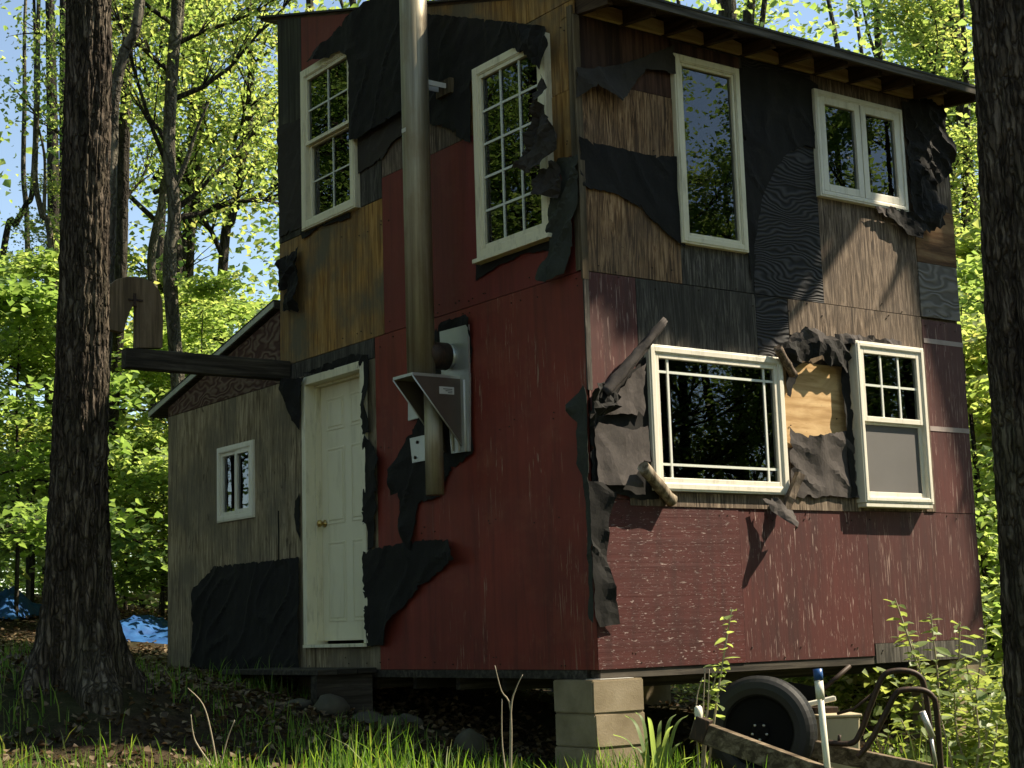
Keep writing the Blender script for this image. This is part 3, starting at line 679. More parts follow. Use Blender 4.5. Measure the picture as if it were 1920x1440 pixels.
# around the fifteen-pane window
sheet('L', [(776, 26), (840, 29), (960, 42), (1026, 50), (1036, 80), (1024, 112), (1016, 150), (884, 150), (884, 268), (862, 258), (845, 242), (800, 231), (776, 232)], 0.012, 0.010, [(1030, 75, .3, .06), (960, 45, .3, .03)], 'felt', label='black tar paper above the fifteen-pane window')
sheet('L', [(955, 46), (1026, 50), (1036, 82), (1022, 112), (1018, 132), (1000, 112), (975, 98), (952, 85)], 0.085, 0.03, [(1030, 80, .25, .05)], 'felt', holes=False, jag=0.01, wf=7, label='torn tar paper flap hanging over a window corner')
sheet('L', [(1024, 142), (1017, 198), (1007, 233), (1012, 243), (1003, 274), (990, 320), (1009, 328), (1021, 320), (1054, 278), (1057, 259), (1033, 208)], 0.11, 0.05, [(1000, 310, .3, .08)], 'felt_brown', holes=False, jag=0.012, wf=9, label='crumpled tar paper flap hanging beside the fifteen-pane window')
sheet('L', [(1045, 302), (1021, 320), (1010, 365), (1047, 372), (1055, 337), (1052, 313)], 0.09, 0.04, [(1020, 365, .2, .05)], 'felt_brown', holes=False, wf=9)
sheet('L', [(1045, 302), (1083, 290), (1086, 382), (1079, 413), (1076, 462), (1061, 514), (1035, 531), (1015, 524), (1033, 472), (1031, 372), (1047, 372), (1057, 337)], 0.04, 0.022, [(1025, 525, .3, .05)], 'felt_green', holes=False, jag=0.01, wf=6, label='long tar paper strip hanging beside the house corner')
sheet('L', [(892, 486), (1030, 440), (1033, 470), (985, 475), (930, 502), (892, 527)], 0.012, 0.005, mat='felt', label='black tar paper strip under the fifteen-pane window')
# beside and above the door
sheet('L', [(572, 700), (640, 672), (660, 664), (692, 665), (695, 811), (686, 814), (716, 860), (712, 900), (701, 1025), (683, 1037), (683, 690), (640, 690), (600, 700)], 0.016, 0.012, [(692, 760, .2, .04), (712, 880, .25, .05)], 'felt', label='torn black tar paper strip along the right of the door')
sheet('L', [(684, 1034), (730, 1023), (772, 1014), (843, 1011), (861, 1030), (865, 1048), (836, 1062), (787, 1103), (744, 1152), (723, 1209), (690, 1212), (684, 1152)], 0.02, 0.012, [(860, 1040, .3, .06), (735, 1180, .3, .05)], 'felt', label='large black tar paper flap curling at the foot of the red wall')
sheet('L', [(528, 712), (572, 708), (566, 745), (563, 806), (548, 770)], 0.05, 0.02, [(540, 730, .2, .05)], 'felt', holes=False)
# behind the flue
sheet('L', [(815, 622), (836, 602), (878, 590), (886, 596), (884, 700), (889, 845), (878, 857), (842, 884), (825, 933), (800, 940), (784, 946), (779, 1000), (774, 1034), (756, 1007), (753, 924), (739, 929), (742, 906), (735, 881), (747, 851), (762, 826), (785, 794), (790, 700)], 0.012, 0.012,
      [(742, 905, .25, .07), (765, 990, .2, .05), (884, 600, .15, .03)], 'felt', jag=0.009, label='torn black tar paper around the flue support')
# corner of the house, both faces
sheet('L', [(1096, 722), (1074, 760), (1077, 780), (1086, 792), (1086, 870), (1098, 905), (1104, 1050), (1109, 1160), (1117, 1168), (1113, 1050), (1106, 870), (1101, 740)], 0.022, 0.012, [(1076, 765, .12, .06)], 'felt_green', jag=0.004, label='dark tar paper wrapped round the house corner')
sheet('R', [(1101, 902), (1125, 905), (1145, 930), (1136, 981), (1137, 1052), (1149, 1125), (1160, 1170), (1122, 1176), (1114, 1157), (1107, 1000)], 0.02, 0.010, [(1145, 930, .25, .05), (1150, 1100, .2, .06), (1136, 1000, .15, .035)], 'felt', jag=0.004, label='black tar paper strip curling off the house corner')
sheet('R', [(1088, 735), (1110, 720), (1145, 735), (1160, 745), (1135, 775), (1116, 790), (1100, 800)], 0.05, 0.05, [(1095, 745, .2, .08)], 'felt', jag=0.012, wf=11, label='bunched black tar paper at the house corner')
sheet('R', [(1104, 770), (1130, 745), (1190, 690), (1214, 665), (1235, 935), (1200, 938), (1110, 915)], 0.012, 0.004, mat='felt', label='black tar paper left of the wide window')
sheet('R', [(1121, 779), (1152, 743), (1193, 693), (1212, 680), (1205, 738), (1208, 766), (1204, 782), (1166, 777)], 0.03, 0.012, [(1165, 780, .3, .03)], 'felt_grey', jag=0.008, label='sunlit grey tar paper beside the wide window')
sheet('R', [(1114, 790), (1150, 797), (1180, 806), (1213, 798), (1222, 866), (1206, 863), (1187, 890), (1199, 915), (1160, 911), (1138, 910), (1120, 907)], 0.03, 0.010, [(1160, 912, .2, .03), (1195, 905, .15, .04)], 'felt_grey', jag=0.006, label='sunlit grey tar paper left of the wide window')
def roll(name, A, B, r0, r1, mat, arc=4.6, parent=None, label=None, rough=0.012, start=0.4):
    A, B = Vector(A), Vector(B); d = (B-A); ln = d.length; d.normalize()
    a = d.cross(Vector((0, -1, 0))).normalized(); b = d.cross(a); V = []; F = []; na, nl = 14, 16
    for i in range(nl+1):
        t = i/nl; c = A+d*ln*t; r = r0+(r1-r0)*t
        for k in range(na+1):
            th = start+arc*k/na; rr = r*(1-0.35*k/na)+rough*noise.noise(Vector((i*.5, k*.6, A.x*9)))
            e = rough*1.6*noise.noise(Vector((k*1.3, A.z*5, 2))) if i in (0, nl) else 0
            V.append(c+d*e+(a*math.cos(th)+b*math.sin(th))*rr)
    for i in range(nl):
        for k in range(na):
            q = i*(na+1)+k; F.append((q, q+1, q+na+2, q+na+1))
    me = bpy.data.meshes.new(name); me.from_pydata([tuple(v) for v in V], [], F); me.update(); me.polygons.foreach_set('use_smooth', [True]*len(F))
    o = link(name, me, mat, parent or house); sd = o.modifiers.new('t', 'SOLIDIFY'); sd.thickness = 0.0025; sd.offset = 0
    if label: o['label'] = label
    return o
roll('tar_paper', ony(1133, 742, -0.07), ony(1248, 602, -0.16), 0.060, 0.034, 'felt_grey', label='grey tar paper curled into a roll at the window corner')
# between the two lower windows
sheet('R', [(1450, 650), (1468, 642), (1500, 640), (1560, 640), (1592, 634), (1590, 700), (1582, 700), (1575, 690), (1560, 684), (1548, 690), (1530, 668), (1500, 676), (1488, 690), (1476, 690)], 0.045, 0.02, [(1540, 650, .35, .07), (1480, 660, .2, .05)], 'felt', jag=0.012, wf=8, label='black tar paper lifted from the bright plywood')
sheet('R', [(1482, 628), (1500, 615), (1540, 630), (1592, 627), (1690, 640), (1690, 650), (1592, 646), (1560, 646), (1500, 644), (1470, 644)], 0.035, 0.016, [(1520, 640, .3, .07), (1590, 640, .2, .06)], 'felt_grey', holes=False, jag=0.01, wf=8, label='curled grey tar paper edge above the bright plywood')
sheet('R', [(1586, 640), (1592, 700), (1604, 930), (1596, 935), (1580, 760), (1576, 700)], 0.03, 0.01, mat='felt')
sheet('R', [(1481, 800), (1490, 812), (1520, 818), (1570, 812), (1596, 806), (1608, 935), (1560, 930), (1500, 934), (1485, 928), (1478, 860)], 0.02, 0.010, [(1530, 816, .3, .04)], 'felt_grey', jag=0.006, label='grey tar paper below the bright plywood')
sheet('R', [(1470, 680), (1488, 690), (1494, 705), (1484, 730), (1482, 745), (1476, 740)], 0.02, 0.01, mat='felt')
sheet('R', [(1428, 936), (1450, 934), (1476, 958), (1483, 972), (1467, 997), (1456, 976), (1444, 962)], 0.05, 0.03, [(1466, 992, .25, .10)], 'felt_grey', jag=0.008, wf=7, holes=False, label='small torn grey flap under the wide window')
# upper right wall
sheet('R', [(1079, 128), (1100, 130), (1160, 122), (1200, 110), (1262, 84), (1266, 140), (1250, 135), (1212, 130), (1190, 150), (1165, 185), (1146, 198), (1130, 180), (1112, 160), (1088, 178), (1078, 185)], 0.03, 0.012, [(1146, 195, .35, .10), (1110, 140, .2, .03)], 'felt_brown', jag=0.007, label='tar paper flap folded down near the top of the corner')
sheet('R', [(1082, 258), (1110, 268), (1160, 278), (1210, 290), (1268, 294), (1283, 465), (1272, 458), (1240, 430), (1200, 390), (1150, 362), (1090, 350)], 0.012, 0.006, [(1090, 260, .2, .03)], 'felt', label='black tar paper band between corner and tall window')
sheet('R', [(1386, 128), (1430, 128), (1500, 140), (1532, 160), (1534, 282), (1512, 272), (1480, 284), (1450, 320), (1430, 370), (1416, 440), (1412, 560), (1404, 480), (1400, 470)], 0.012, 0.008, mat='felt', label='black tar paper between the tall window and the casement')
sheet('R', [(1692, 190), (1745, 186), (1768, 200), (1766, 250), (1778, 262), (1782, 300), (1776, 330), (1760, 345), (1748, 315), (1730, 318), (1722, 300), (1708, 310), (1702, 330), (1700, 300)], 0.02, 0.016, [(1775, 280, .25, .07), (1740, 240, .3, .03)], 'felt', jag=0.014, wf=8, label='ragged black tar paper bulging right of the casement')
sheet('R', [(1703, 300), (1722, 304), (1745, 318), (1750, 350), (1764, 392), (1755, 410), (1762, 425), (1735, 440), (1720, 436), (1716, 452), (1690, 430), (1650, 395), (1640, 388), (1706, 398)], 0.035, 0.025, [(1755, 400, .25, .05), (1720, 440, .25, .05)], 'felt', jag=0.016, wf=8, label='ragged black tar paper hanging below the casement')
sheet('R', [(1638, 387), (1672, 393), (1668, 410), (1645, 400)], 0.04, 0.01, mat='felt_grey', label='small lit scrap of tar paper under the casement')
# wrinkled strip seen edge-on at the right end
tube('tar_paper_edge', [ony(1768, 205, -.02), ony(1770, 235, -.06), ony(1776, 260, -.05), ony(1781, 290, -.03)], 0.005, 'felt_grey', house, 6)

# chimney ----------------------------------------------------------------
PO = 0.28
pu, pz705 = uz('L', 790, 705, PO)
chim = tube('chimney', [(-PO, pu, pz705), (-PO, pu, 3.5), (-PO, pu, 6.3)], 0.097, 'pipe', house, 32)
chim['label'] = 'galvanised stove pipe rising along the shaded wall'
for py, hh, rr in ((42, .010, .103), (100, .004, .100), (230, .012, .104), (326, .004, .100), (422, .011, .103), (530, .004, .100), (640, .010, .103)):
    z = uz('L', 780, py, PO)[1]; lathe('pipe_band', (-PO, pu, z), (0, 0, 1), [(-hh, .0975), (-hh, rr), (hh, rr), (hh, .0975)], 'drip', chim, 32)
z = uz('L', 776, 155, PO)[1]
lathe('pipe_strap', (-PO, pu, z), (0, 0, 1), [(-.018, .0975), (-.018, .1005), (.018, .1005), (.018, .0975)], 'sticker', chim, 32)
bm = bmesh.new(); wbox(bm, 'L', pu-0.05, pu-0.044, z-.018, z+.018, 0.02, PO-.06); bm_obj('strap_arm', bm, 'sticker', chim)
bm = bmesh.new(); wbox(bm, 'L', pu+0.044, pu+0.05, z-.018, z+.018, 0.02, PO-.06); bm_obj('strap_arm', bm, 'sticker', chim)
bm = bmesh.new(); wbox(bm, 'L', pu-0.10, pu+0.08, z-.06, z+.05, 0.012, 0.05); bm_obj('strap_block', bm, 'board_trim', chim)
z = uz('L', 784, 246, PO)[1]
bm = bmesh.new(); wbox(bm, 'L', pu-0.02, pu+0.03, z-.014, z+.014, PO+.0955, PO+.0985); bm_obj('pipe_tag', bm, 'sticker', chim)
# tee snout into the wall
zc = pz705+0.15
tube('tee_snout', [(-PO+0.03, pu, zc), (-0.075, pu, zc)], 0.096, 'rust', chim, 28)
tube('tee_sleeve', [(-0.074, pu, zc), (-0.02, pu, zc)], 0.085, 'sheetmetal', chim, 28)
# support bracket : top plate, two triangular side plates
zb = pz705
b0, b1 = pu-0.125, pu+0.125
bm = bmesh.new(); wbox(bm, 'L', b0, b1, zb-.022, zb-.002, 0.01, 0.43); bm_obj('bracket_plate', bm, 'sheetmetal', chim)
for bu in (b0, b1-0.006):
    bm = bmesh.new(); q = [(0.01, zb-.023), (0.43, zb-.023), (0.03, zb-.50), (0.01, zb-.50)]
    prism(bm, [(-o_, bu, z_) for o_, z_ in q], [(-o_, bu+0.006, z_) for o_, z_ in q]); bm_obj('bracket_side', bm, 'darkmetal', chim)
    A, B = Vector((-0.43, bu+.003, zb-.023)), Vector((-0.03, bu+.003, zb-.50)); tube('bracket_edge', [A, B], 0.006, 'sheetmetal', chim, 6)
bm = bmesh.new(); wbox(bm, 'L', b0-0.003, b0-0.0005, zb-.135, zb-.085, 0.10, 0.22)
lab = bm_obj('bracket_label', bm, 'sticker', chim)
bm = bmesh.new()
for k in range(3):
    q = [(0.115, zb-.098-k*.012), (0.19-.02*k, zb-.098-k*.012), (0.19-.02*k, zb-.103-k*.012), (0.115, zb-.103-k*.012)]
    prism(bm, [(-o_, b0-.0032, z_) for o_, z_ in q], [(-o_, b0-.0045, z_) for o_, z_ in q])
bm_obj('label_print', bm, 'ink', chim)
# clean-out leg
co = 0.19; zlo = uz('L', 818, 928, co)[1]
tube('cleanout_pipe', [(-co, pu-.0, zlo), (-co, pu, zb-.024)], 0.063, 'pipe', chim, 24)
# wall plates behind
def pxplate(px, o, th, mat, name):
    q = [uz('L', x, y, o) for x, y in px]; bm = bmesh.new()
    prism(bm, [W('L', u, z, o-th) for u, z in q], [W('L', u, z, o) for u, z in q]); return bm_obj(name, bm, mat, chim)
pxplate([(824, 622), (877, 608), (879, 702), (828, 712)], 0.04, 0.014, 'sheetmetal', 'thimble_plate')
pxplate([(834, 708), (880, 700), (880, 846), (846, 850)], 0.045, 0.014, 'sheetmetal', 'thimble_plate')
for x in (846, 858, 870):
    a, b = onx(x, 712, -0.05), onx(x+3, 846, -0.05); tube('plate_rib', [a, b], 0.008, 'sticker', chim, 8)
pxplate([(765, 752), (790, 745), (790, 782), (765, 789)], 0.03, 0.012, 'sheetmetal', 'wall_plate')
pxplate([(768, 822), (803, 814), (803, 862), (773, 868)], 0.035, 0.015, 'sheetmetal', 'wall_plate')
for x, y in ((783, 829), (779, 858)):
    lathe('bolt', onx(x, y, -0.036), (-1, 0, 0), [(0, .012), (.008, .012), (.010, .004)], 'rust', chim, 10)

# ------------------------------------------------------------------ LEAN-TO
shed = empty('lean_to', (0, 4.0, 0))
shed.location = (0, 0, 0)
tag(shed, 'low tan plywood lean-to with sloping roof on the left of the cabin', 'shed')
S1 = 6.26
def szt(u): return 2.935 - (u-HD)*0.233          # wall top under the lean-to roof
HOLES['L'].append((4.52, 5.145, 1.29, 1.875))
panel('L', 3.625, 4.84, -0.02, 2.325, 'ply_tan', 0.004, parent=shed)
panel('L', 4.844, S1, -0.02, 2.325, 'ply_tan', 0.002, parent=shed)
bm = bmesh.new(); q = [(HD+.004, 2.33), (S1-.005, 2.33), (S1-.005, max(szt(S1), 2.335)), (HD+.004, szt(HD))]
prism(bm, [W('L', u, z, -0.012) for u, z in q], [W('L', u, z, 0.006) for u, z in q]); g_ = bm_obj('gable_panel', bm, 'ply_swirl', shed); g_['label'] = 'swirled reddish plywood gable'
bm = bmesh.new(); box(bm, 0.02, 2.9, S1-0.09, S1-0.002, -0.02, 2.30); bm_obj('end_wall', bm, 'ply_tan', shed)
bm = bmesh.new(); box(bm, 2.82, 2.9, HD+.02, S1-0.10, -0.02, 2.30); bm_obj('back_wall', bm, 'interior', shed)
bm = bmesh.new(); box(bm, 0.02, 2.80, HD+.02, S1-0.10, 0.0, 0.06); bm_obj('floor_deck', bm, 'interior', shed)
bm = bmesh.new(); ra, rb = HD+.004, 6.57
q = [(ra, szt(ra)+.02), (rb, szt(rb)+.02), (rb, szt(rb)+.075), (ra, szt(ra)+.075)]
prism(bm, [(-0.05, u, z) for u, z in q], [(3.0, u, z) for u, z in q]); sroof = bm_obj('roof', bm, 'beam_dark', shed)
bm = bmesh.new(); q = [(ra, szt(ra)+.03), (rb+.02, szt(rb+.02)+.03), (rb+.02, szt(rb+.02)+.085), (ra, szt(ra)+.085)]
prism(bm, [(-0.052, u, z) for u, z in q], [(-0.060, u, z) for u, z in q]); bm_obj('drip_edge', bm, 'drip', sroof)
q = [(ra, szt(ra)+.078), (rb+.02, szt(rb+.02)+.078), (rb+.02, szt(rb+.02)+.092), (ra, szt(ra)+.092)]; bm = bmesh.new()
prism(bm, [(-0.062, u, z) for u, z in q], [(3.0, u, z) for u, z in q]); bm_obj('roofing', bm, 'roofing', sroof)
window('L', (4.485, 5.18, 1.255, 1.91), 0.03, 0.055, 'white', 'small white sliding window', [(0, .5, 0, 1, 1, 1, 0.008, 0.035, '', .01), (.5, 1, 0, 1, 1, 1, 0.020, 0.03, '', .01)], parent=shed)
sheet('L', [(400, 1062), (480, 1054), (562, 1045), (563, 1252), (500, 1258), (358, 1258), (364, 1180), (372, 1105)], 0.02, 0.012, [(372, 1120, .5, .05)], 'felt', parent=shed, label='black tar paper sheet covering the lower wall')
sheet('L', [(562, 925), (554, 940), (552, 965), (556, 990), (563, 1015)], 0.012, 0.004, mat='felt', parent=shed)
bm = bmesh.new(); a = uz('L', 520, 958); b = uz('L', 524, 1050); wbox(bm, 'L', b[0]-.01, b[0]+.01, b[1], a[1], 0.0055, 0.0062); bm_obj('wall_crack', bm, 'black', shed)

# ------------------------------------------------------------------ beam with arched board
bm_ = empty('hoist_beam', (0, 3.87, 2.32)); bm_.location = (0, 0, 0)
tag(bm_, 'dark timber beam jutting from the cabin above the door with an arched board on its end', 'beam')
bm = bmesh.new(); box(bm, -1.42, -0.006, 3.83, 3.93, 2.325, 2.482); bm_obj('beam', bm, 'beam_dark', bm_, bevel=0.008)
pr = [(304, 653), (305, 600), (304, 566), (297, 544), (283, 528), (262, 520), (240, 519), (220, 523), (207, 532), (199, 548), (196, 575), (196, 612), (205, 619), (231, 624), (237, 600), (244, 582), (252, 569), (255, 575), (254, 653)]
P = [ony(x, y, 3.86) for x, y in pr]
bm = bmesh.new(); prism(bm, [(p[0], 3.845, max(p[2], 2.483)) for p in P], [(p[0], 3.915, max(p[2], 2.483)) for p in P]); bm_obj('arched_board', bm, 'arch_wood', bm_, bevel=0.006)
c = ony(252, 562, 3.84); bm = bmesh.new(); box(bm, c[0]-.05, c[0]+.07, 3.836, 3.8445, c[2]-.008, c[2]+.006); box(bm, c[0]-.012, c[0]+.012, 3.833, 3.8355, c[2]-.05, c[2]+.05); bm_obj('iron_strap', bm, 'rust', bm_)

# sticks wedged at the windows
def stick(A, B, r, mat, label, flat=False):
    A, B = Vector(A), Vector(B); path = [A.lerp(B, t/8) for t in range(9)]
    V, F = tube_vf(path, [r*(1+.08*math.sin(i*1.7)) for i in range(9)], 10 if not flat else 4)
    n = 10 if not flat else 4
    F = [tuple(f) for f in F]+[tuple(range(n))[::-1], tuple(range(len(V)-n, len(V)))]
    V = [v+Vector((noise.noise(v*30), noise.noise(v*30+Vector((5, 5, 5))), 0))*r*.12 for v in V]
    me = bpy.data.meshes.new('wood_stick'); me.from_pydata([tuple(v) for v in V], [], F); me.update()
    if not flat: me.polygons.foreach_set('use_smooth', [len(f) == 4 for f in F])
    o = link('wood_stick', me, mat); tag(o, label, 'stick', 'sticks wedged round the wide window'); return o
stick(ony(1206, 875, -.13), ony(1260, 940, -.045), 0.040, 'stick', 'thick cut stick leaning at the lower left corner of the wide window')
stick(ony(1500, 888, -.10), ony(1470, 962, -.055), 0.036, 'ply_greybrown', 'short split board leaning at the lower right corner of the wide window', True)
stick(ony(1458, 652, -.10), ony(1487, 702, -.05), 0.030, 'ply_greybrown', 'short stick at the upper right corner of the wide window')

# ------------------------------------------------------------------ piers
def block_mesh(lx, ly, lz, seed):
    bm = bmesh.new(); bmesh.ops.create_cube(bm, size=1.0)
    for v in bm.verts: v.co = Vector((v.co.x*lx, v.co.y*ly, v.co.z*lz))
    bmesh.ops.bevel(bm, geom=list(bm.edges), offset=0.008, segments=2, affect='EDGES')
    for v in bm.verts:
        v.co += Vector((noise.noise(v.co*9+Vector((seed, 0, 0))), noise.noise(v.co*9+Vector((0, seed, 0))), noise.noise(v.co*9+Vector((0, 0, seed)))))*0.004
    me = bpy.data.meshes.new('block'); bm.to_mesh(me); bm.free(); return me
BLK = [block_mesh(0.395, 0.393, 0.196, 1), block_mesh(0.391, 0.395, 0.196, 7)]
def pier(x0, y0, n, label):
    r = empty('block_pier', (x0, y0, -0.057-0.2*n)); tag(r, label, 'pier', 'concrete block piers under the cabin')
    for k in range(n):
        o = link('block', BLK[k % 2], 'block', r); o.location = (0.2+random.uniform(-.006, .006), 0.2+random.uniform(-.006, .006), 0.1+0.2*(n-1-k)); o.rotation_euler.z = random.uniform(-.014, .014)
    return r
pier(-0.085, -0.045, 5, 'tan concrete block pier under the near corner of the cabin')
pier(3.28, 0.02, 5, 'tan concrete block pier behind the leafy shrub under the far end of the sunlit wall')
pier(3.28, 3.5, 4, 'shadowed concrete block pier under the back of the cabin')
pier(0.02, 3.4, 3, 'shadowed concrete block pier below the door')
# shim on the pier
bm = bmesh.new(); box(bm, -0.02, 0.24, -0.04, 0.10, -0.0565, -0.054); bm_obj('metal_shim', bm, 'sticker', house)

# ------------------------------------------------------------------ steps at the door
st = empty('door_step', (-0.3, 3.2, gz1(-.3, 3.2))); tag(st, 'dark timber step in the shade below the door', 'step')
z0 = gz1(-.3, 3.2)
for k in range(3):
    bm = bmesh.new(); box(bm, -0.17+0.0-0.165*k, -0.01-0.165*k, 2.55-3.2, 4.15-3.2, 0.20, 0.238)
    for v in bm.verts: v.co.x += 0.3
    bm_obj('plank', bm, 'beam_dark', st, bevel=0.004)
for y in (2.6, 4.02):
    bm = bmesh.new(); box(bm, 0.3-0.48, 0.3-0.02, y-3.2, y-3.2+.09, -0.12, 0.198); bm_obj('bearer', bm, 'beam_dark', st)

# ------------------------------------------------------------------ cart and junk right of the pier
cart = empty('old_cart', (0.9, -0.9, gz1(.9, -.9))); cart.location = (0, 0, 0)
tag(cart, 'old cart with large black rubber wheel, wooden shafts and bent rusty tube handles', 'cart')
wc = Vector(AtD(1428, 1372, 9.25)); na = math.radians(53.8+180-24)
wn_ = Vector((math.cos(na), math.sin(na), 0.05)).normalized()
def ringrev(name, c, ax, prof, mat, parent, ns=48):
    a = ax.cross(Vector((0, 0, 1))).normalized(); b = ax.cross(a); V = []; F = []; m = len(prof)
    for k in range(ns):
        t = 2*math.pi*k/ns; d = a*math.cos(t)+b*math.sin(t)
        for r, h in prof: V.append(tuple(c+d*r+ax*h))
    for k in range(ns):
        for j in range(m):
            j2 = (j+1) % m; k2 = (k+1) % ns; F.append((k*m+j, k2*m+j, k2*m+j2, k*m+j2))
    me = bpy.data.meshes.new(name); me.from_pydata(V, [], F); me.update()
    bm = bmesh.new(); bm.from_mesh(me); bmesh.ops.recalc_face_normals(bm, faces=bm.faces); bm.to_mesh(me); bm.free()
    return link(name, me, mat, parent)
R_ = 0.322
tyre_prof = [(.205, .06), (.215, .075), (.25, .085), (.285, .082), (.305, .070), (.316, .058)]
for g in (.045, .025, .005, -.015, -.035):
    tyre_prof += [(R_, g+.006), (R_, g-.004), (R_-.009, g-.006), (R_-.009, g-.012)]
tyre_prof += [(.316, -.058), (.305, -.07), (.285, -.082), (.25, -.085), (.215, -.075), (.205, -.06)]
wheel = ringrev('wheel', wc, wn_, tyre_prof, 'tread', cart)
wheel['label'] = 'large black rubber wheel'
ringrev('rim', wc, wn_, [(.21, .055), (.19, .030), (.06, .022), (.05, .04), (.015, .045), (.004, .045), (.004, -.045), (.05, -.04), (.06, -.022), (.19, -.03), (.21, -.055)], 'black', wheel)
for k in range(5):
    t = 2*math.pi*k/5+.3; a = wn_.cross(Vector((0, 0, 1))).normalized(); b = wn_.cross(a)
    lathe('lug_bolt', wc+(a*math.cos(t)+b*math.sin(t))*.045+wn_*.038, wn_, [(0, .008), (.012, .008), (.014, .003)], 'sheetmetal', wheel, 8)
def timber(name, A, B, w, h, mat, parent, bev=0.006):
    A, B = Vector(A), Vector(B); d = (B-A).normalized(); s = d.cross(Vector((0, 0, 1))).normalized(); u = s.cross(d)
    bm = bmesh.new(); loop = [(-w/2, -h/2), (w/2, -h/2), (w/2, h/2), (-w/2, h/2)]
    prism(bm, [A+s*a+u*b for a, b in loop], [B+s*a+u*b for a, b in loop]); return bm_obj(name, bm, mat, parent, bevel=bev)
timber('shaft', AtD(1300, 1366, 9.0), AtD(1640, 1492, 8.55), 0.09, 0.115, 'lumber', cart)
timber('shaft', AtD(1515, 1402, 9.15), AtD(1830, 1468, 8.9), 0.09, 0.10, 'lumber', cart)
timber('shaft_collar', AtD(1302, 1362, 8.99), AtD(1328, 1372, 8.96), 0.10, 0.13, 'rust', cart)
tube('handle_tube', curve_pts([AtD(*p) for p in ((1548, 1392, 9.05), (1594, 1394, 9.0), (1612, 1376, 9.0), (1634, 1318, 9.0), (1652, 1274, 9.0), (1668, 1260, 9.0), (1700, 1258, 9.0), (1724, 1268, 9.0), (1734, 1292, 9.0), (1742, 1350, 9.0), (1757, 1480, 9.0))], 6), 0.0165, 'rust', cart, 10)
tube('handle_tube', curve_pts([AtD(*p) for p in ((1608, 1420, 8.75), (1632, 1390, 8.75), (1662, 1334, 8.75), (1678, 1304, 8.75), (1692, 1294, 8.75), (1728, 1294, 8.75), (1748, 1306, 8.75), (1756, 1335, 8.75), (1768, 1490, 8.75))], 6), 0.0165, 'rust', cart, 10)
tube('brace_rod', [AtD(1570, 1338, 9.1), AtD(1600, 1330, 9.05), AtD(1640, 1298, 9.0)], 0.009, 'rust', cart, 8)
tube('handle_grip', [AtD(1729, 1334, 8.95), AtD(1748, 1382, 8.93)], 0.018, 'sheetmetal', cart, 10)
tube('brace_rod', [AtD(1745, 1380, 8.93), AtD(1756, 1440, 8.9)], 0.010, 'sheetmetal', cart, 8)
tube('pin', [AtD(1574, 1378, 9.03), AtD(1573, 1396, 9.03)], 0.010, 'rust', cart, 8)
bm = bmesh.new(); bmesh.ops.create_icosphere(bm, subdivisions=2, radius=0.05)
cc = Vector(AtD(1310, 1342, 8.97))
for v in bm.verts: v.co = cc + Vector((v.co.x*.5, v.co.y*.5, v.co.z*1.0+abs(v.co.x)*.6))
bm_obj('knob_cap', bm, 'pvc', cart, True)
# PVC pipe with blue cap
pv = empty('pvc_pipe', AtD(1556, 1490, 8.6)); pv.location = (0, 0, 0); tag(pv, 'white plastic pipe with blue end leaning in front of the wheel', 'pipe')
A, B = Vector(AtD(1557, 1500, 8.62)), Vector(AtD(1534, 1266, 8.75)); gp = gz1(A.x, A.y)
A = A + (A-B)*max(0, (A.z-gp)/(B.z-A.z))
tube('pipe', [A, B], 0.0185, 'pvc', pv, 16)
d = (B-A).normalized(); tube('coupling', [B-d*.13, B-d*.03], 0.024, 'pvc', pv, 16); tube('end_cap', [B-d*.028, B+d*.035], 0.026, 'blue', pv, 16)
# beige crate, board, dark rods behind the wheel
def boxthing(name, cx, cy, d, w, dep, h, mat, label, cat, rot=0.4, ground=True):
    p = AtD(cx, cy, d); zb_ = gz1(p[0], p[1]) if ground else p[2]-h/2
    bm = bmesh.new(); box(bm, -w/2, w/2, -dep/2, dep/2, 0, h); o = bm_obj(name, bm, mat, None, bevel=0.012)
    o.location = (p[0], p[1], zb_); o.rotation_euler.z = rot; tag(o, label, cat); return o
p = AtD(1568, 1366, 9.7); hz = p[2]+0.10-gz1(p[0], p[1])
cr = empty('storage_bin', (p[0], p[1], gz1(p[0], p[1])-0.01)); tag(cr, 'beige plastic bin behind the white pipe', 'bin'); cr.rotation_euler.z = -0.55
bm = bmesh.new(); prism(bm, [(-.10, -.08, 0), (.10, -.08, 0), (.10, .08, 0), (-.10, .08, 0)], [(-.125, -.10, hz-.02), (.125, -.10, hz-.02), (.125, .10, hz-.02), (-.125, .10, hz-.02)]); bm_obj('tub', bm, 'beige', cr, bevel=.012)
bm = bmesh.new(); box(bm, -.135, .135, -.11, .11, hz-.019, hz); bm_obj('lid', bm, 'beige', cr, bevel=.006)
wb = timber('white_board', AtD(1500, 1324, 9.75), AtD(1566, 1309, 9.75), 0.06, 0.03, 'pvc', None); tag(wb, 'short white board poking out behind the wheel', 'board')
tw = timber('support_block', (AtD(1540, 1316, 9.85)[0], AtD(1540, 1316, 9.85)[1], gz1(AtD(1540, 1316, 9.85)[0], AtD(1540, 1316, 9.85)[1])-.02), AtD(1540, 1325, 9.85), 0.16, 0.16, 'rust', None); tag(tw, 'rusty box shape in the shade behind the wheel', 'scrap metal')
tube_ = tube('steel_rod', [AtD(1535, 1300, 9.95), AtD(1594, 1248, 10.0)], 0.014, 'rust'); tag(tube_, 'dark rod slanting up under the cabin floor', 'rod')
bl = empty('scrap_sheet', AtD(1520, 1300, 10.0)); bl.location = (0, 0, 0); tag(bl, 'black crumpled scrap behind the top of the wheel', 'scrap')
bm = bmesh.new(); Q = [AtD(*q, 9.95) for q in ((1478, 1278), (1500, 1282), (1530, 1288), (1552, 1306), (1540, 1340), (1490, 1330))]
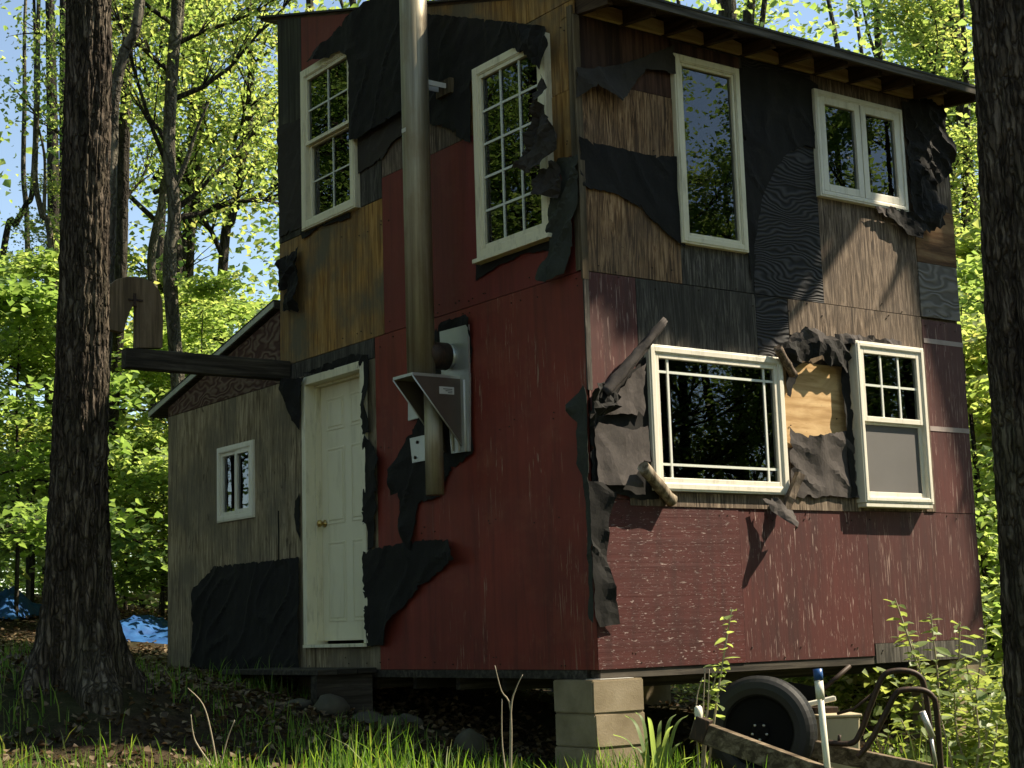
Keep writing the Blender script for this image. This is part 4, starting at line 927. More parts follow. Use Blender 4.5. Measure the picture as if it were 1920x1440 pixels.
nrm = np.array([-.59, -.8, 0])*.05; prism(bm, [tuple(q) for q in Q], [tuple(q+nrm) for q in Q]); bm_obj('sheet', bm, 'black', bl)

# ------------------------------------------------------------------ VEGETATION helpers
def unit(a): return a/np.maximum(np.linalg.norm(a, axis=1, keepdims=True), 1e-9)
def leaf_arrays(C, size, rng, tilt=0.55, lobed=True, bias=None):
    """leaf polygons around centres C (N,3). lobed: 6-vert folded leaf, 2 quads each"""
    N = len(C); th = rng.uniform(0, 2*np.pi, N)
    d = np.stack([np.cos(th), np.sin(th), rng.normal(-0.25, 0.35, N)], 1); d = unit(d)
    n = np.stack([rng.normal(0, tilt, N), rng.normal(0, tilt, N), np.ones(N)], 1)
    if bias is not None: n = n + np.asarray(bias)
    n = unit(n - d*np.sum(n*d, 1, keepdims=True)); s = np.cross(d, n)
    sz = (size*rng.uniform(0.6, 1.25, N))[:, None]
    w = rng.uniform(0.75, 1.1, N)[:, None]
    fold = rng.uniform(0.05, 0.3, N)[:, None]
    def pt(a, b, h): return C + d*sz*a + s*sz*b*w + n*sz*h*fold
    V = np.stack([pt(-.45, 0, 0), pt(-.12, .50, 1), pt(.18, .34, .7), pt(.58, 0, -.2), pt(.18, -.34, .7), pt(-.12, -.50, 1)], 1)
    b = np.arange(N)[:, None]*6
    F = np.concatenate([b+np.array([[0, 1, 2, 3]]), b+np.array([[0, 3, 4, 5]])], 0)
    return V.reshape(-1, 3), F
def rot_z(v, a):
    c, s = math.cos(a), math.sin(a); return np.array([v[0]*c-v[1]*s, v[0]*s+v[1]*c, v[2]])
def branches(rng, H, R, nl, base=0.0, up=(0.25, 0.9), flat=False, r0=0.03, sub=4):
    """limbs of a crown standing on the origin: returns tube list and twig points"""
    tubes = []; tw = []
    for i in range(nl):
        z = base + (H-base)*(i+rng.uniform(0, 1))/nl; fz = (z-base)/max(H-base, .1)
        L = R*(1.05-0.75*fz**1.5)*rng.uniform(.65, 1.1); az = rng.uniform(0, 2*np.pi); el = rng.uniform(*up)*(0.4 if flat else 1)
        p = np.array([0, 0, z]); pts = [p]; dirv = np.array([math.cos(az)*math.cos(el), math.sin(az)*math.cos(el), math.sin(el)])
        n = 5
        for k in range(n):
            dirv = dirv + rng.normal(0, .14, 3) + np.array([0, 0, -.06 if flat else 0.02]); dirv /= np.linalg.norm(dirv)
            p = p + dirv*L/n; pts.append(p)
        rr = r0*(1-.6*fz)
        tubes.append((pts, [rr*(1-k/(n+.6)) for k in range(n+1)]))
        for k in range(1, n+1):
            tw.append((pts[k], .5+.5*k/n))
            for _ in range(sub):
                a2 = rng.uniform(-1.1, 1.1); d2 = rot_z(dirv, a2); d2[2] += rng.normal(0.05 if not flat else -.08, .25 if not flat else .1); d2 /= np.linalg.norm(d2)
                l2 = L*rng.uniform(.18, .42); q = pts[k]+d2*l2*.5; q2 = pts[k]+d2*l2+np.array([0, 0, -.05*l2])
                tubes.append(([pts[k], q, q2], [rr*.35, rr*.22, rr*.08]))
                tw += [(q, .8), (q2, 1.2), (pts[k]+d2*l2*.75, 1.0)]
    return tubes, tw
def tubes_mesh(name, tubes, ns=5):
    V = []; F = []
    for pts, rr in tubes:
        v, f = tube_vf(pts, rr, ns, len(V)); V += v; F += f
    me = np_mesh(name, np.array([tuple(v) for v in V]), np.array(F)); me.polygons.foreach_set('use_smooth', [True]*len(me.polygons)); return me
def crown_meshes(seed, H, R, nl, nleaf, lsize, flat=False, sig=0.22, up=(0.2, 0.9), base=0.0, sub=4, tilt=.55, r0=.03):
    rng = np.random.default_rng(seed); tb, tw = branches(rng, H, R, nl, base, up, flat, r0, sub)
    P = np.array([t[0] for t in tw]); w = np.array([t[1] for t in tw])*rng.uniform(.1, 1, len(tw)); w /= w.sum()
    idx = rng.choice(len(P), nleaf, p=w)
    C = P[idx]+rng.normal(0, 1, (nleaf, 3))*np.array([sig, sig, sig*(0.28 if flat else .6)])
    V, F = leaf_arrays(C, lsize, rng, tilt)
    return tubes_mesh('limbs', tb), np_mesh('crown', V, F)
CROWN = [crown_meshes(21, 8.5, 3.0, 22, 14000, 0.088, r0=.05),
         crown_meshes(22, 7.5, 2.6, 20, 12000, 0.085, sig=.26, r0=.045),
         crown_meshes(23, 9.5, 2.4, 24, 11500, 0.088, sig=.24, up=(.4, 1.1), r0=.045),
         crown_meshes(24, 6.0, 2.2, 16, 4500, 0.08, sig=.2, r0=.03)]         # thin crown
UNDER = [crown_meshes(31, 4.2, 2.1, 12, 7000, 0.085, flat=True, up=(.0, .5), sig=.2, base=.5, tilt=.35, r0=.02),
         crown_meshes(32, 3.2, 1.8, 10, 5500, 0.085, flat=True, up=(.0, .5), sig=.2, base=.3, tilt=.35, r0=.018),
         crown_meshes(33, 2.0, 1.2, 11, 3200, 0.075, flat=False, up=(.2, 1.0), sig=.16, base=.1, tilt=.5, r0=.012)]
for a, b in CROWN+UNDER: a.materials.append(M['bark_d'])
for a, b in CROWN+UNDER: b.materials.append(M['leaf'])
class with_mat:                      # a crown mesh with the leaf colour of one tree
    def __init__(s, me, mat): s.me = me; s.mat = mat
def trunk_mesh(path, radii, ns=14, amp=0.0, seed=0, f=4.0):
    V, F = tube_vf(path, radii, ns)
    if amp:
        V = [v + Vector((noise.noise(v*f+Vector((seed, 0, 0))), noise.noise(v*f+Vector((0, seed, 9))), 0))*amp for v in V]
    me = np_mesh('trunk', np.array([tuple(v) for v in V]), np.array(F)); me.polygons.foreach_set('use_smooth', [True]*len(me.polygons)); return me

# ------------------------------------------------------------------ the two big near trunks, with ridged bark
def big_trunk(path, radii, nu, nv, seed, flare=0.0, hb=0.0, ridge=0.018, nr=17):
    P = curve_pts(path, 30); n = len(P)
    # resample to nv rings
    tt = np.linspace(0, n-1.001, nv); rp_ = np.interp(tt/(n-1)*(len(radii)-1), np.arange(len(radii)), radii)
    V = np.zeros((nv, nu, 3))
    for i, t in enumerate(tt):
        k = int(t); c = P[k].lerp(P[min(k+1, n-1)], t-k)
        h = max(0.0, c.z-P[0].z-hb)
        for j in range(nu):
            a = 2*math.pi*j/nu; ca, sa = math.cos(a), math.sin(a)
            q = Vector((ca*2.2, sa*2.2, h*0.55))
            w = noise.noise(q+Vector((seed, 0, 0)))*0.9
            ph = a*nr + w*5.5 + noise.noise(Vector((ca*5, sa*5, h*2.6+seed)))*2.6
            rd = abs(math.sin(ph*.5))
            brk = noise.noise(Vector((ca*9, sa*9, h*15.0+seed*2)))
            d = ridge*(rd**.6-.55) + ridge*.55*brk + ridge*.45*noise.noise(Vector((ca*26, sa*26, h*16)))
            r = rp_[i]*(1+0.05*noise.noise(Vector((ca, sa, h*.8+seed))))
            if flare:
                fl = math.exp(-max(h, 0)/0.30); r *= 1+flare*fl*(0.75+0.65*math.sin(a*5+seed+.6*math.sin(a*2)))
            V[i, j] = (c.x+ca*(r+d), c.y+sa*(r+d), c.z)
    I_ = np.arange(nv-1)[:, None]*nu; J = np.arange(nu)[None, :]; J2 = (J+1) % nu
    F = np.stack([I_+J, I_+J2, I_+nu+J2, I_+nu+J], -1).reshape(-1, 4)
    me = np_mesh('trunk', V.reshape(-1, 3), F); me.polygons.foreach_set('use_smooth', [True]*len(me.polygons)); return me
OD = 9.9
base = AtD(148, 1240, OD); zb0 = gz1(base[0], base[1])
opath = [(base[0], base[1], zb0-0.7), (base[0], base[1], zb0-0.15)] + [tuple(AtD(x, y, OD)) for x, y in ((146, 1100), (147, 900), (153, 700), (159, 450), (164, 200), (166, 0))]
tp = AtD(168, -300, OD); opath += [tuple(tp), (tp[0]-.05, tp[1]+.05, 9.5), (tp[0]+.1, tp[1]+.1, 14.0)]
orad = [.26, .215, .190, .168, .150, .139, .132, .129, .125, .11, .04]
oak = empty('oak_tree', (base[0], base[1], zb0)); oak.location = (0, 0, 0)
tag(oak, 'tall dark oak trunk with ridged bark and flared roots left of the cabin', 'tree')
link('trunk', big_trunk(opath, orad, 170, 640, 3.1, flare=.85, hb=.55, ridge=0.019, nr=19), 'bark', oak)
l_ = link('limb', CROWN[0][0], None, oak); l_.location = (tp[0], tp[1], 7.5); l_.scale = (1.2,)*3
c_ = link('crown', with_mat(CROWN[0][1], 'leaf'), None, oak); c_.location = (tp[0], tp[1], 7.5); c_.scale = (1.2,)*3
RD = 7.4; RR = 0.235
rp2 = RR*FPX/RD
edge = [(1895, 1300), (1890, 1200), (1880, 1000), (1866, 800), (1855, 600), (1846, 400), (1838, 200), (1828, 0)]
pth = [tuple(AtD(x+rp2, y, RD)) for x, y in edge]
b0_ = AtD(1910+rp2, 1420, RD); g0 = gz1(b0_[0], b0_[1]); pth = [(b0_[0]+.02, b0_[1]-.03, g0-.25)] + [tuple(b0_)] + pth
tp2 = AtD(1815+rp2, -300, RD); pth += [tuple(tp2), (tp2[0], tp2[1], 8.5), (tp2[0]+.2, tp2[1], 13.5)]
rt = empty('oak_tree', b0_); rt.location = (0, 0, 0); tag(rt, 'thick grey-brown leaning trunk at the right edge in front of the cabin', 'tree')
link('trunk', big_trunk(pth, [.27, .25] + [RR]*8 + [.22, .18, .05], 170, 560, 8.7, flare=.5, ridge=0.020, nr=21), 'bark_l', rt)
l_ = link('limb', CROWN[2][0], None, rt); l_.location = (tp2[0], tp2[1], 7.5); l_.scale = (1.1,)*3
c_ = link('crown', with_mat(CROWN[2][1], 'leaf'), None, rt); c_.location = (tp2[0], tp2[1], 7.5); c_.scale = (1.1,)*3

# ------------------------------------------------------------------ forest trees one can tell apart
def forest_tree(d, path, rpx, crown, cz, cs, mat, label, leaf='leaf', forks=(), cat='tree', group='forest trees behind the cabin', top=2.0, zs=1.0):
    """path: photo pixels from low to high; the stem is carried down to the ground and on upward"""
    pts = [Vector(AtD(x, y, d)) for x, y in path]
    b = pts[0].copy(); dn = (pts[0]-pts[1]).normalized() if len(pts) > 1 else Vector((0, 0, -1))
    dn.z = min(dn.z, -0.97); dn.normalize()
    for _ in range(400):
        if b.z < gz1(b.x, b.y)-0.1: break
        b += Vector((dn.x*.3, dn.y*.3, -1))*0.1
    up = pts[-1]+Vector((0, 0, top)); up2 = up+Vector((random.uniform(-.3, .3), random.uniform(-.3, .3), 3.5))
    full = [b]+pts+[up, up2]; r = rpx/FPX*d
    rad = [r*1.35]+[r*(1-.25*i/len(pts)) for i in range(len(pts))]+[r*.55, r*.12]
    cp = curve_pts(full, 8); rr = list(np.interp(np.linspace(0, len(rad)-1, len(cp)), range(len(rad)), rad))
    t = empty('forest_tree', b); tag(t, label, cat, group)
    tm = link('trunk', trunk_mesh([p-b for p in cp], rr, 14, r*.10, d), mat, t)
    for fk in forks:
        fp = curve_pts([Vector(AtD(x, y, d))-b for x, y in fk[0]], 6); fr_ = fk[1]/FPX*d
        V, F = tube_vf(fp, [fr_*(1-.7*i/len(fp)) for i in range(len(fp))], 8); me = np_mesh('limb', np.array([tuple(v) for v in V]), np.array(F)); me.polygons.foreach_set('use_smooth', [True]*len(F))
        link('limb', me, mat, t)
    if crown is not None:
        az = random.uniform(0, 6.28); loc = None
        zc_ = b.z+cz
        for i in range(len(cp)-1):
            if cp[i].z <= zc_ <= cp[i+1].z: loc = cp[i]-b
        if loc is None: loc = cp[-1]-b
        for nm, me in (('limb', crown[0]), ('crown', with_mat(crown[1], leaf))):
            o = link(nm, me, None, t); o.location = loc; o.rotation_euler.z = az; o.scale = (cs, cs, cs*zs)
    return t
FT = forest_tree
FT(13.2, [(176, 1000), (192, 760), (203, 560), (210, 300), (214, 190), (232, 100), (262, 0)], 12, CROWN[3], 6.0, 1.0, 'bark_g', 'pale grey trunk just behind the oak, leaning right at its top', forks=[([(212, 230), (206, 120), (198, 0)], 5)])
FT(19, [(190, 1050), (212, 760), (226, 520), (232, 300), (238, 150), (240, 0)], 12.5, CROWN[1], 5.0, .5, 'bark_d', 'straight dark trunk right of the oak', zs=1.6)
FT(18, [(352, 1000), (332, 700), (318, 500), (327, 400), (317, 280), (324, 120), (332, 0)], 14, CROWN[0], 4.6, .62, 'bark_g', 'sunlit trunk with a forked limb midway between oak and cabin', 'leaf_y', zs=1.5, forks=[([(330, 345), (350, 300), (368, 245), (392, 190)], 6), ([(322, 110), (338, 60), (344, 0)], 7)])
FT(21, [(345, 1000), (312, 700), (284, 500), (304, 380), (312, 290), (316, 150)], 9, CROWN[2], 5.2, .8, 'bark_g', 'slim trunk leaning right beside the sunlit forked trunk', zs=1.2)
FT(23, [(356, 500), (365, 380), (374, 280), (380, 100)], 8, CROWN[3], 4.5, 1.1, 'bark_d', 'thin dark trunk right of the sunlit forked trunk')
FT(22, [(418, 500), (434, 410), (450, 330), (470, 180)], 9.5, CROWN[1], 5.0, .9, 'bark_d', 'dark trunk leaning right nearest the cabin', 'leaf_y', zs=1.2, forks=[([(432, 420), (410, 380), (400, 350)], 4)])
FT(20, [(98, 490), (78, 400), (66, 330), (70, 180)], 6, CROWN[3], 3.0, .5, 'bark_g', 'thin bent trunk left of the oak', 'leaf_y', [([(82, 410), (84, 300), (70, 230)], 4)])
FT(24, [(52, 480), (44, 330), (46, 200)], 5, None, 4.2, .9, 'bark_g', 'very thin upright trunk at the left edge', 'leaf_y')
FT(22, [(5, 480), (30, 420), (48, 385), (62, 340)], 6, None, 3, 1, 'bark_d', 'thin trunk slanting up from the left edge')
FT(29, [(1366, 120), (1366, 50), (1364, -60)], 17, CROWN[1], 4.6, 1.0, 'bark_d', 'thick dark trunk rising behind the roof edge', zs=.9, top=1.0)
FT(31, [(1404, 120), (1406, 50), (1410, -60)], 9, CROWN[2], 4.6, 1.0, 'bark_d', 'slimmer dark trunk beside the thick one behind the roof', zs=.9, top=1.0)
FT(30, [(1652, 220), (1648, 100), (1640, -60)], 8, CROWN[3], 5.0, 1.0, 'bark_d', 'forked dark trunk above the middle of the roof', zs=.9, top=1.0, forks=[([(1650, 130), (1628, 60), (1612, -20)], 4)])
FT(27, [(1764, 260), (1762, 130), (1758, 0), (1756, -80)], 12, CROWN[0], 4.8, 1.0, 'bark_d', 'dark double trunk above the right end of the roof', zs=.9, top=1.0, forks=[([(1752, 150), (1738, 80), (1722, 0), (1716, -60)], 6), ([(1768, 120), (1776, 40), (1780, -40)], 6)])
FT(24, [(1800, 620), (1806, 450), (1812, 300), (1812, 150)], 7, CROWN[2], 3.0, .9, 'bark_d', 'thin trunk in the sunlit gap between cabin and right trunk', 'leaf_y')
# understory saplings with layered sprays
def sapling(px, py, d, var, s, leaf, label, group='understory saplings behind the cabin', lift=0.0):
    p = AtD(px, py, d); z = gz1(p[0], p[1]); t = empty('sapling', (p[0], p[1], z)); tag(t, label, 'sapling', group)
    H = UNDER[var][0].vertices; az = random.uniform(0, 6.28)
    link('trunk', trunk_mesh([Vector((0, 0, -.1)), Vector((.02, .03, 1.2*s)), Vector((-.03, .02, 2.6*s)), Vector((0, 0, (4.2, 3.2, 2.0)[var]*s))], [.03*s, .024*s, .016*s, .005], 8), 'bark_d', t)
    for nm, me in (('limb', UNDER[var][0]), ('crown', with_mat(UNDER[var][1], leaf))):
        o = link(nm, me, None, t); o.rotation_euler.z = az; o.scale = (s, s, s); o.location.z = lift
LS = 'leafy sapling with layered bright sprays in the woods left of the lean-to'
for a in ((30, 1150, 18, 0, .95, 'leaf'), (-90, 1150, 16.5, 1, 1.2, 'leaf_d'), (120, 1150, 18.5, 0, 1.0, 'leaf'), (345, 1150, 19.5, 1, 1.1, 'leaf'), (305, 1150, 22, 0, 1.05, 'leaf_y'),
          (380, 1150, 18, 0, .9, 'leaf'), (450, 1150, 21, 0, 1.0, 'leaf'), (520, 1150, 19, 1, 1.2, 'leaf_d'), (235, 1150, 24, 0, 1.15, 'leaf'), (60, 1150, 22, 0, 1.0, 'leaf_y'), (-20, 1150, 26, 0, 1.2, 'leaf'), (340, 1150, 25, 0, 1.2, 'leaf'), (175, 1150, 20.5, 0, 1.05, 'leaf_y')):
    sapling(*a, LS, lift=.35)
LR = 'sunlit leafy sapling in the gap right of the cabin'
for a in ((1850, 1200, 15.5, 0, 1.0, 'leaf_y'), (1900, 1200, 17, 0, 1.2, 'leaf'), (1800, 1200, 18.5, 0, 1.3, 'leaf'), (1960, 1200, 16, 1, 1.3, 'leaf_y'), (1840, 1200, 21, 0, 1.5, 'leaf_y'), (1860, 1200, 13.8, 2, 1.1, 'leaf'), (1905, 1200, 14.4, 2, 1.3, 'leaf_y'),
          (1740, 1200, 17, 1, 1.0, 'leaf'), (1660, 1200, 15.5, 2, .9, 'leaf_y'), (1600, 1200, 16, 2, .95, 'leaf'), (1540, 1200, 17, 2, 1.0, 'leaf_y'), (1480, 1200, 18, 1, .8, 'leaf')):
    sapling(*a, LR, 'understory saplings right of the cabin')

# tree whose leaning limb shades the upper part of the sunlit wall (stands right of the picture)
sh = empty('maple_tree', (9.6, -3.1, gz1(9.6, -3.1))); sh.location = (0, 0, 0)
tag(sh, 'maple standing right of the cabin whose leaning limb shades the upper wall', 'tree')
S_ = Vector(SUN)
def onsun(u, z, t): return Vector((u, 0, z))+S_*t
tk = [Vector((9.6, -3.1, gz1(9.6, -3.1)-.2)), Vector((9.7, -3.0, 4)), Vector((9.5, -3.1, 8)), Vector((9.5, -3.2, 11)), Vector((9.4, -3.2, 14))]
link('trunk', trunk_mesh(curve_pts(tk, 8), list(np.linspace(.2, .04, 33)), 14, .02, 2), 'bark', sh)
lb = curve_pts([Vector((9.55, -3.1, 7.6)), onsun(3.0, 3.5, 8.3), onsun(2.5, 3.06, 8.1), onsun(1.95, 2.45, 8.0), onsun(1.4, 1.98, 7.9)], 8)
link('limb', trunk_mesh(lb, list(np.linspace(.10, .025, len(lb))), 10, .01, 4), 'bark', sh)
lb2 = curve_pts([onsun(2.5, 3.06, 8.1), onsun(1.9, 3.3, 8.0), onsun(1.0, 3.5, 8.2), onsun(.2, 3.4, 8.3)], 8)
link('limb', trunk_mesh(lb2, list(np.linspace(.06, .02, len(lb2))), 8, .01, 4), 'bark', sh)
for a_, b_ in (((3.10, 2.98), (2.70, 2.42)), ((3.62, 1.35), (3.42, .95)), ((3.66, .42), (3.45, .1))):
    link('limb', trunk_mesh([onsun(*a_, 8.6), onsun((a_[0]+b_[0])/2+.03, (a_[1]+b_[1])/2, 8.4), onsun(*b_, 8.2)], [.05, .035, .01], 8, .01, 6), 'bark', sh)
rng = np.random.default_rng(5); C_ = []
while len(C_) < 5200:
    u, z = rng.uniform(-1.6, 2.6), rng.uniform(1.9, 4.6)
    lim = 2.08+max(0, (u-1.5))*1.12 if u > 0.9 else 2.45 - 0.35*math.sin(u*3)
    if z < lim + rng.normal(0, .05): continue
    C_.append(np.array(onsun(u, z, rng.uniform(7.2, 9.3))))
V, F = leaf_arrays(np.array(C_), 0.125, rng, .45, bias=(SUN*0.6)); link('crown', np_mesh('crown', V, F), 'leaf', sh)
for nm, me in (('limb', CROWN[1][0]), ('crown', with_mat(CROWN[1][1], 'leaf'))):
    o = link(nm, me, None, sh); o.location = (9.6, -3.2, 12.2); o.scale = (.55, .55, .55)

# ------------------------------------------------------------------ woods beyond (one mass, all around)
def woods(name, seed, n_clump, r0, r1, az0, az1, hmin, hmax, per, size, mat, label, center=(0, 0), gapf=None, sig=.8):
    rng = np.random.default_rng(seed); C = []
    az = rng.uniform(az0, az1, n_clump); r = rng.uniform(r0, r1, n_clump)
    h = hmin+(hmax-hmin)*rng.uniform(0, 1, n_clump)**1.1
    x = center[0]+r*np.cos(az); y = center[1]+r*np.sin(az); z = gz(np.column_stack([x, y]))+h
    keep = np.ones(n_clump, bool) if gapf is None else gapf(az, h/r, rng)
    P = np.column_stack([x, y, z])[keep]
    C = np.repeat(P, per, 0)+rng.normal(0, 1, (len(P)*per, 3))*np.array([sig, sig, sig*.45])
    V, F = leaf_arrays(C, size, rng, .55); o = link(name, np_mesh(name, V, F), mat); tag(o, label, 'foliage', kind='stuff'); return o
A0 = YAW
def gapL(az, e, rng):       # thinner towards the far left where the sky shows
    rel = az-A0; thin = np.clip((rel-0.235)/0.05, 0, 1)
    return rng.uniform(0, 1, len(az)) > np.clip(0.85*(rel > .13)*(e > .19) + thin*0.96*(e > .10) + 0.55*np.clip((e-.30)/.15, 0, 1), 0, .93)
woods('distant_woods', 41, 2600, 24, 42, A0-.36, A0+.42, 0.2, 15, 34, .15, 'leaf', 'sunlit wall of green foliage deep in the woods behind the cabin', (CAMP[0], CAMP[1]), gapL)
woods('distant_woods', 42, 900, 22, 38, A0-.36, A0+.42, 0.2, 9, 30, .15, 'leaf_y', 'yellow-green foliage deep in the woods behind the cabin', (CAMP[0], CAMP[1]), gapL)
woods('distant_woods', 43, 3000, 24, 36, A0+.55, A0+2*math.pi-.45, 0.2, 18, 46, .17, 'leaf_d', 'green foliage of the woods all round the clearing', (0, 0), None, 1.0)
# trees round the clearing, behind and beside the viewpoint (the windows mirror them)
def ring_tree(x, y, cv, s, leaf, z0=1.5):
    z = gz1(x, y); t = empty('clearing_tree', (x, y, z)); tag(t, 'leafy tree of the clearing edge mirrored in the window panes', 'tree', 'trees round the clearing')
    link('trunk', TRK, None, t).scale = (s, s, s)
    for nm, me in (('limb', CROWN[cv][0]), ('crown', with_mat(CROWN[cv][1], leaf))):
        o = link(nm, me, None, t); o.location = (0, 0, z0); o.rotation_euler.z = x*3.1+y; o.scale = (s, s, s)
TRK = trunk_mesh([Vector((0, 0, -.2)), Vector((.05, .03, 3)), Vector((-.05, .06, 7)), Vector((0, 0, 11))], [.17, .14, .09, .03], 10, .02, 1); TRK.materials.append(M['bark_d'])
rng = np.random.default_rng(123)
for az0_, az1_, n_ in ((-78, -36, 24), (100, 150, 20), (150, 280, 10)):
    for i in range(n_):
        a_ = math.radians(az0_+(az1_-az0_)*(i+rng.uniform(.1, .9))/n_); r_ = rng.uniform(14, 25)
        ring_tree(r_*math.cos(a_)+1, r_*math.sin(a_)+1, int(rng.integers(0, 3)), rng.uniform(.9, 1.15), ('leaf', 'leaf_d', 'leaf_d')[int(rng.integers(0, 3))], rng.uniform(.6, 2.2) if i % 2 else rng.uniform(4, 6.5))
woods('distant_woods', 44, 900, 34, 48, A0-.36, A0+.46, 0.0, 3.2, 44, .17, 'leaf_d', 'dark low brush closing the woods behind the cabin', (CAMP[0], CAMP[1]))
# stems of the surrounding woods
tb = []; rng = np.random.default_rng(77)
for i in range(90):
    a_ = rng.uniform(A0+.42, A0+2*math.pi-.42); r_ = rng.uniform(14, 36); x, y = r_*math.cos(a_), r_*math.sin(a_)
    if r_ < 20 and abs(((a_-math.atan2(SUN[1], SUN[0])+math.pi) % (2*math.pi))-math.pi) < .35: continue
    z = gz1(x, y); tb.append(([Vector((x, y, z-.2)), Vector((x+rng.normal(0, .2), y+rng.normal(0, .2), z+7)), Vector((x+rng.normal(0, .4), y+rng.normal(0, .4), z+15))], [.16, .12, .05]))
o = link('distant_stems', tubes_mesh('distant_stems', tb, 8), 'bark_d'); tag(o, 'dark stems of the woods round the clearing', 'trunks', kind='stuff')
tb = []
for i in range(34):
    a_ = rng.uniform(A0-.34, A0+.38); r_ = rng.uniform(24, 40); x, y = CAMP[0]+r_*math.cos(a_), CAMP[1]+r_*math.sin(a_)
    z = gz1(x, y); q = rng.normal(0, .5, 4); tb.append(([Vector((x, y, z-.2)), Vector((x+q[0]*.5, y+q[1]*.5, z+5)), Vector((x+q[0], y+q[1], z+10)), Vector((x+q[2]*2, y+q[3]*2, z+15))], [.13, .10, .07, .03]))
o = link('distant_stems', tubes_mesh('distant_stems', tb, 8), 'bark_d'); tag(o, 'slender stems deep in the woods behind the cabin', 'trunks', kind='stuff')

# ------------------------------------------------------------------ ground cover
def inside_house(x, y): return (x > -0.02) & (x < HW) & (y > -0.02) & (y < HD) | (x > -0.02) & (x < 3) & (y > HD-.1) & (y < S1)
def scatter(rng, n, x0, x1, y0, y1):
    return np.column_stack([rng.uniform(x0, x1, n), rng.uniform(y0, y1, n)])
rng = np.random.default_rng(9)
XYl = np.concatenate([scatter(rng, 15000, -6, 1, -1, 8), scatter(rng, 9000, -4, 6, 6, 20), scatter(rng, 3500, 0, 8, -2, 6)])
V, F = leaf_arrays(np.column_stack([XYl, gz(XYl)+.02+rng.uniform(0, .03, len(XYl))]), .052, rng, .35)
tag(link('leaf_litter', np_mesh('leaf_litter', V, F), 'litter'), 'brown dead leaves strewn over the forest floor', 'leaf litter', kind='stuff')
def grass(name, XYg, hmin, hmax, wid, rng, mat, label, lean=.35):
    N = len(XYg); z = gz(XYg)-.02; h = rng.uniform(hmin, hmax, N); th = rng.uniform(0, 2*np.pi, N); ln = np.abs(rng.normal(0, lean, N))*h
    dx, dy = np.cos(th)*ln, np.sin(th)*ln; a2 = rng.uniform(0, 2*np.pi, N); wx, wy = np.cos(a2)*wid*.5, np.sin(a2)*wid*.5
    h *= np.array([0.55+0.9*max(0, .5+noise.noise(Vector((x*1.7, y*1.7, 6.1)))) for x, y in XYg]); ln = np.abs(rng.normal(0, lean, N))*h; dx, dy = np.cos(th)*ln, np.sin(th)*ln
    B = np.column_stack([XYg, z]); V = []
    for t, w, k in ((0, 1, 0), (.4, .85, .16), (.75, .55, .55), (1.0, .08, 1.0)):
        c = B+np.column_stack([dx*k, dy*k, h*t*(1-.18*k*(ln/h))])
        s = np.column_stack([wx, wy, np.zeros(N)])*w; V += [c-s, c+s]
    V = np.stack(V, 1); b = np.arange(N)[:, None]*8
    F = np.concatenate([b+np.array([[0, 1, 3, 2]]), b+np.array([[2, 3, 5, 4]]), b+np.array([[4, 5, 7, 6]])], 0)
    tag(link(name, np_mesh(name, V.reshape(-1, 3), F), mat), label, 'grass', kind='stuff')
def cluster(rng, n, x0, x1, y0, y1, thr=0.0, f=.9):
    out = []
    while len(out) < n:
        x, y = rng.uniform(x0, x1), rng.uniform(y0, y1)
        if noise.noise(Vector((x*f, y*f, 2.2))) > thr-rng.uniform(0, .35): out.append((x, y))
    return np.array(out)
Xa = cluster(rng, 13500, -5, 1.2, -3.0, .6, .04)
k_ = ~inside_house(Xa[:, 0], Xa[:, 1]); grass('lawn_grass', Xa[k_], .08, .27, .011, rng, 'grass', 'tall green grass in front of the cabin')
Xb = cluster(rng, 3000, -5.5, -.2, .2, 4.0, .05); grass('shade_grass', Xb, .06, .20, .009, rng, 'grass', 'short grass in the cabin shade')
Xc = cluster(rng, 7000, .8, 8, -2.6, .5, -.05); k_ = ~inside_house(Xc[:, 0], Xc[:, 1]); grass('weed_grass', Xc[k_], .10, .34, .012, rng, 'grass', 'grass and weeds along the sunlit wall')
# low leafy ground plants to the right and behind
Xd = np.concatenate([cluster(rng, 8000, 3.8, 9.5, -1.5, 9, -.1), cluster(rng, 2600, 2.2, 4.6, -1.3, -.1, .0)])
V, F = leaf_arrays(np.column_stack([Xd, gz(Xd)+rng.uniform(.04, .75, len(Xd))**1.2]), .07, rng, .5)
tag(link('ground_plants', np_mesh('ground_plants', V, F), 'leaf_s'), 'low leafy plants covering the ground right of the cabin', 'ground cover', kind='stuff')

# single leaves as parts: shrubs and the little sapling
def leaf_mesh(L, w, fold, name='leaf'):
    V = [(0, 0, 0), (L*.28, w*.42, fold*.7), (L*.55, w*.5, fold), (L*.82, w*.26, fold*.5), (L, 0, -fold*.4), (L*.82, -w*.26, fold*.5), (L*.55, -w*.5, fold), (L*.28, -w*.42, fold*.7), (L*.3, 0, 0), (L*.6, 0, 0), (L*.84, 0, -.1*fold)]
    F = [(0, 8, 1), (1, 8, 9, 2), (2, 9, 10, 3), (3, 10, 4), (0, 7, 8), (7, 6, 9, 8), (6, 5, 10, 9), (5, 4, 10)]
    me = bpy.data.meshes.new(name); me.from_pydata(V, [], F); me.update(); me.materials.append(M['leaf_s']); return me
LM = [leaf_mesh(.085, .045, .008), leaf_mesh(.07, .042, .012), leaf_mesh(.10, .05, .006)]
LMY = [m.copy() for m in LM]
for m in LMY: m.materials.clear(); m.materials.append(M['leaf_y'])
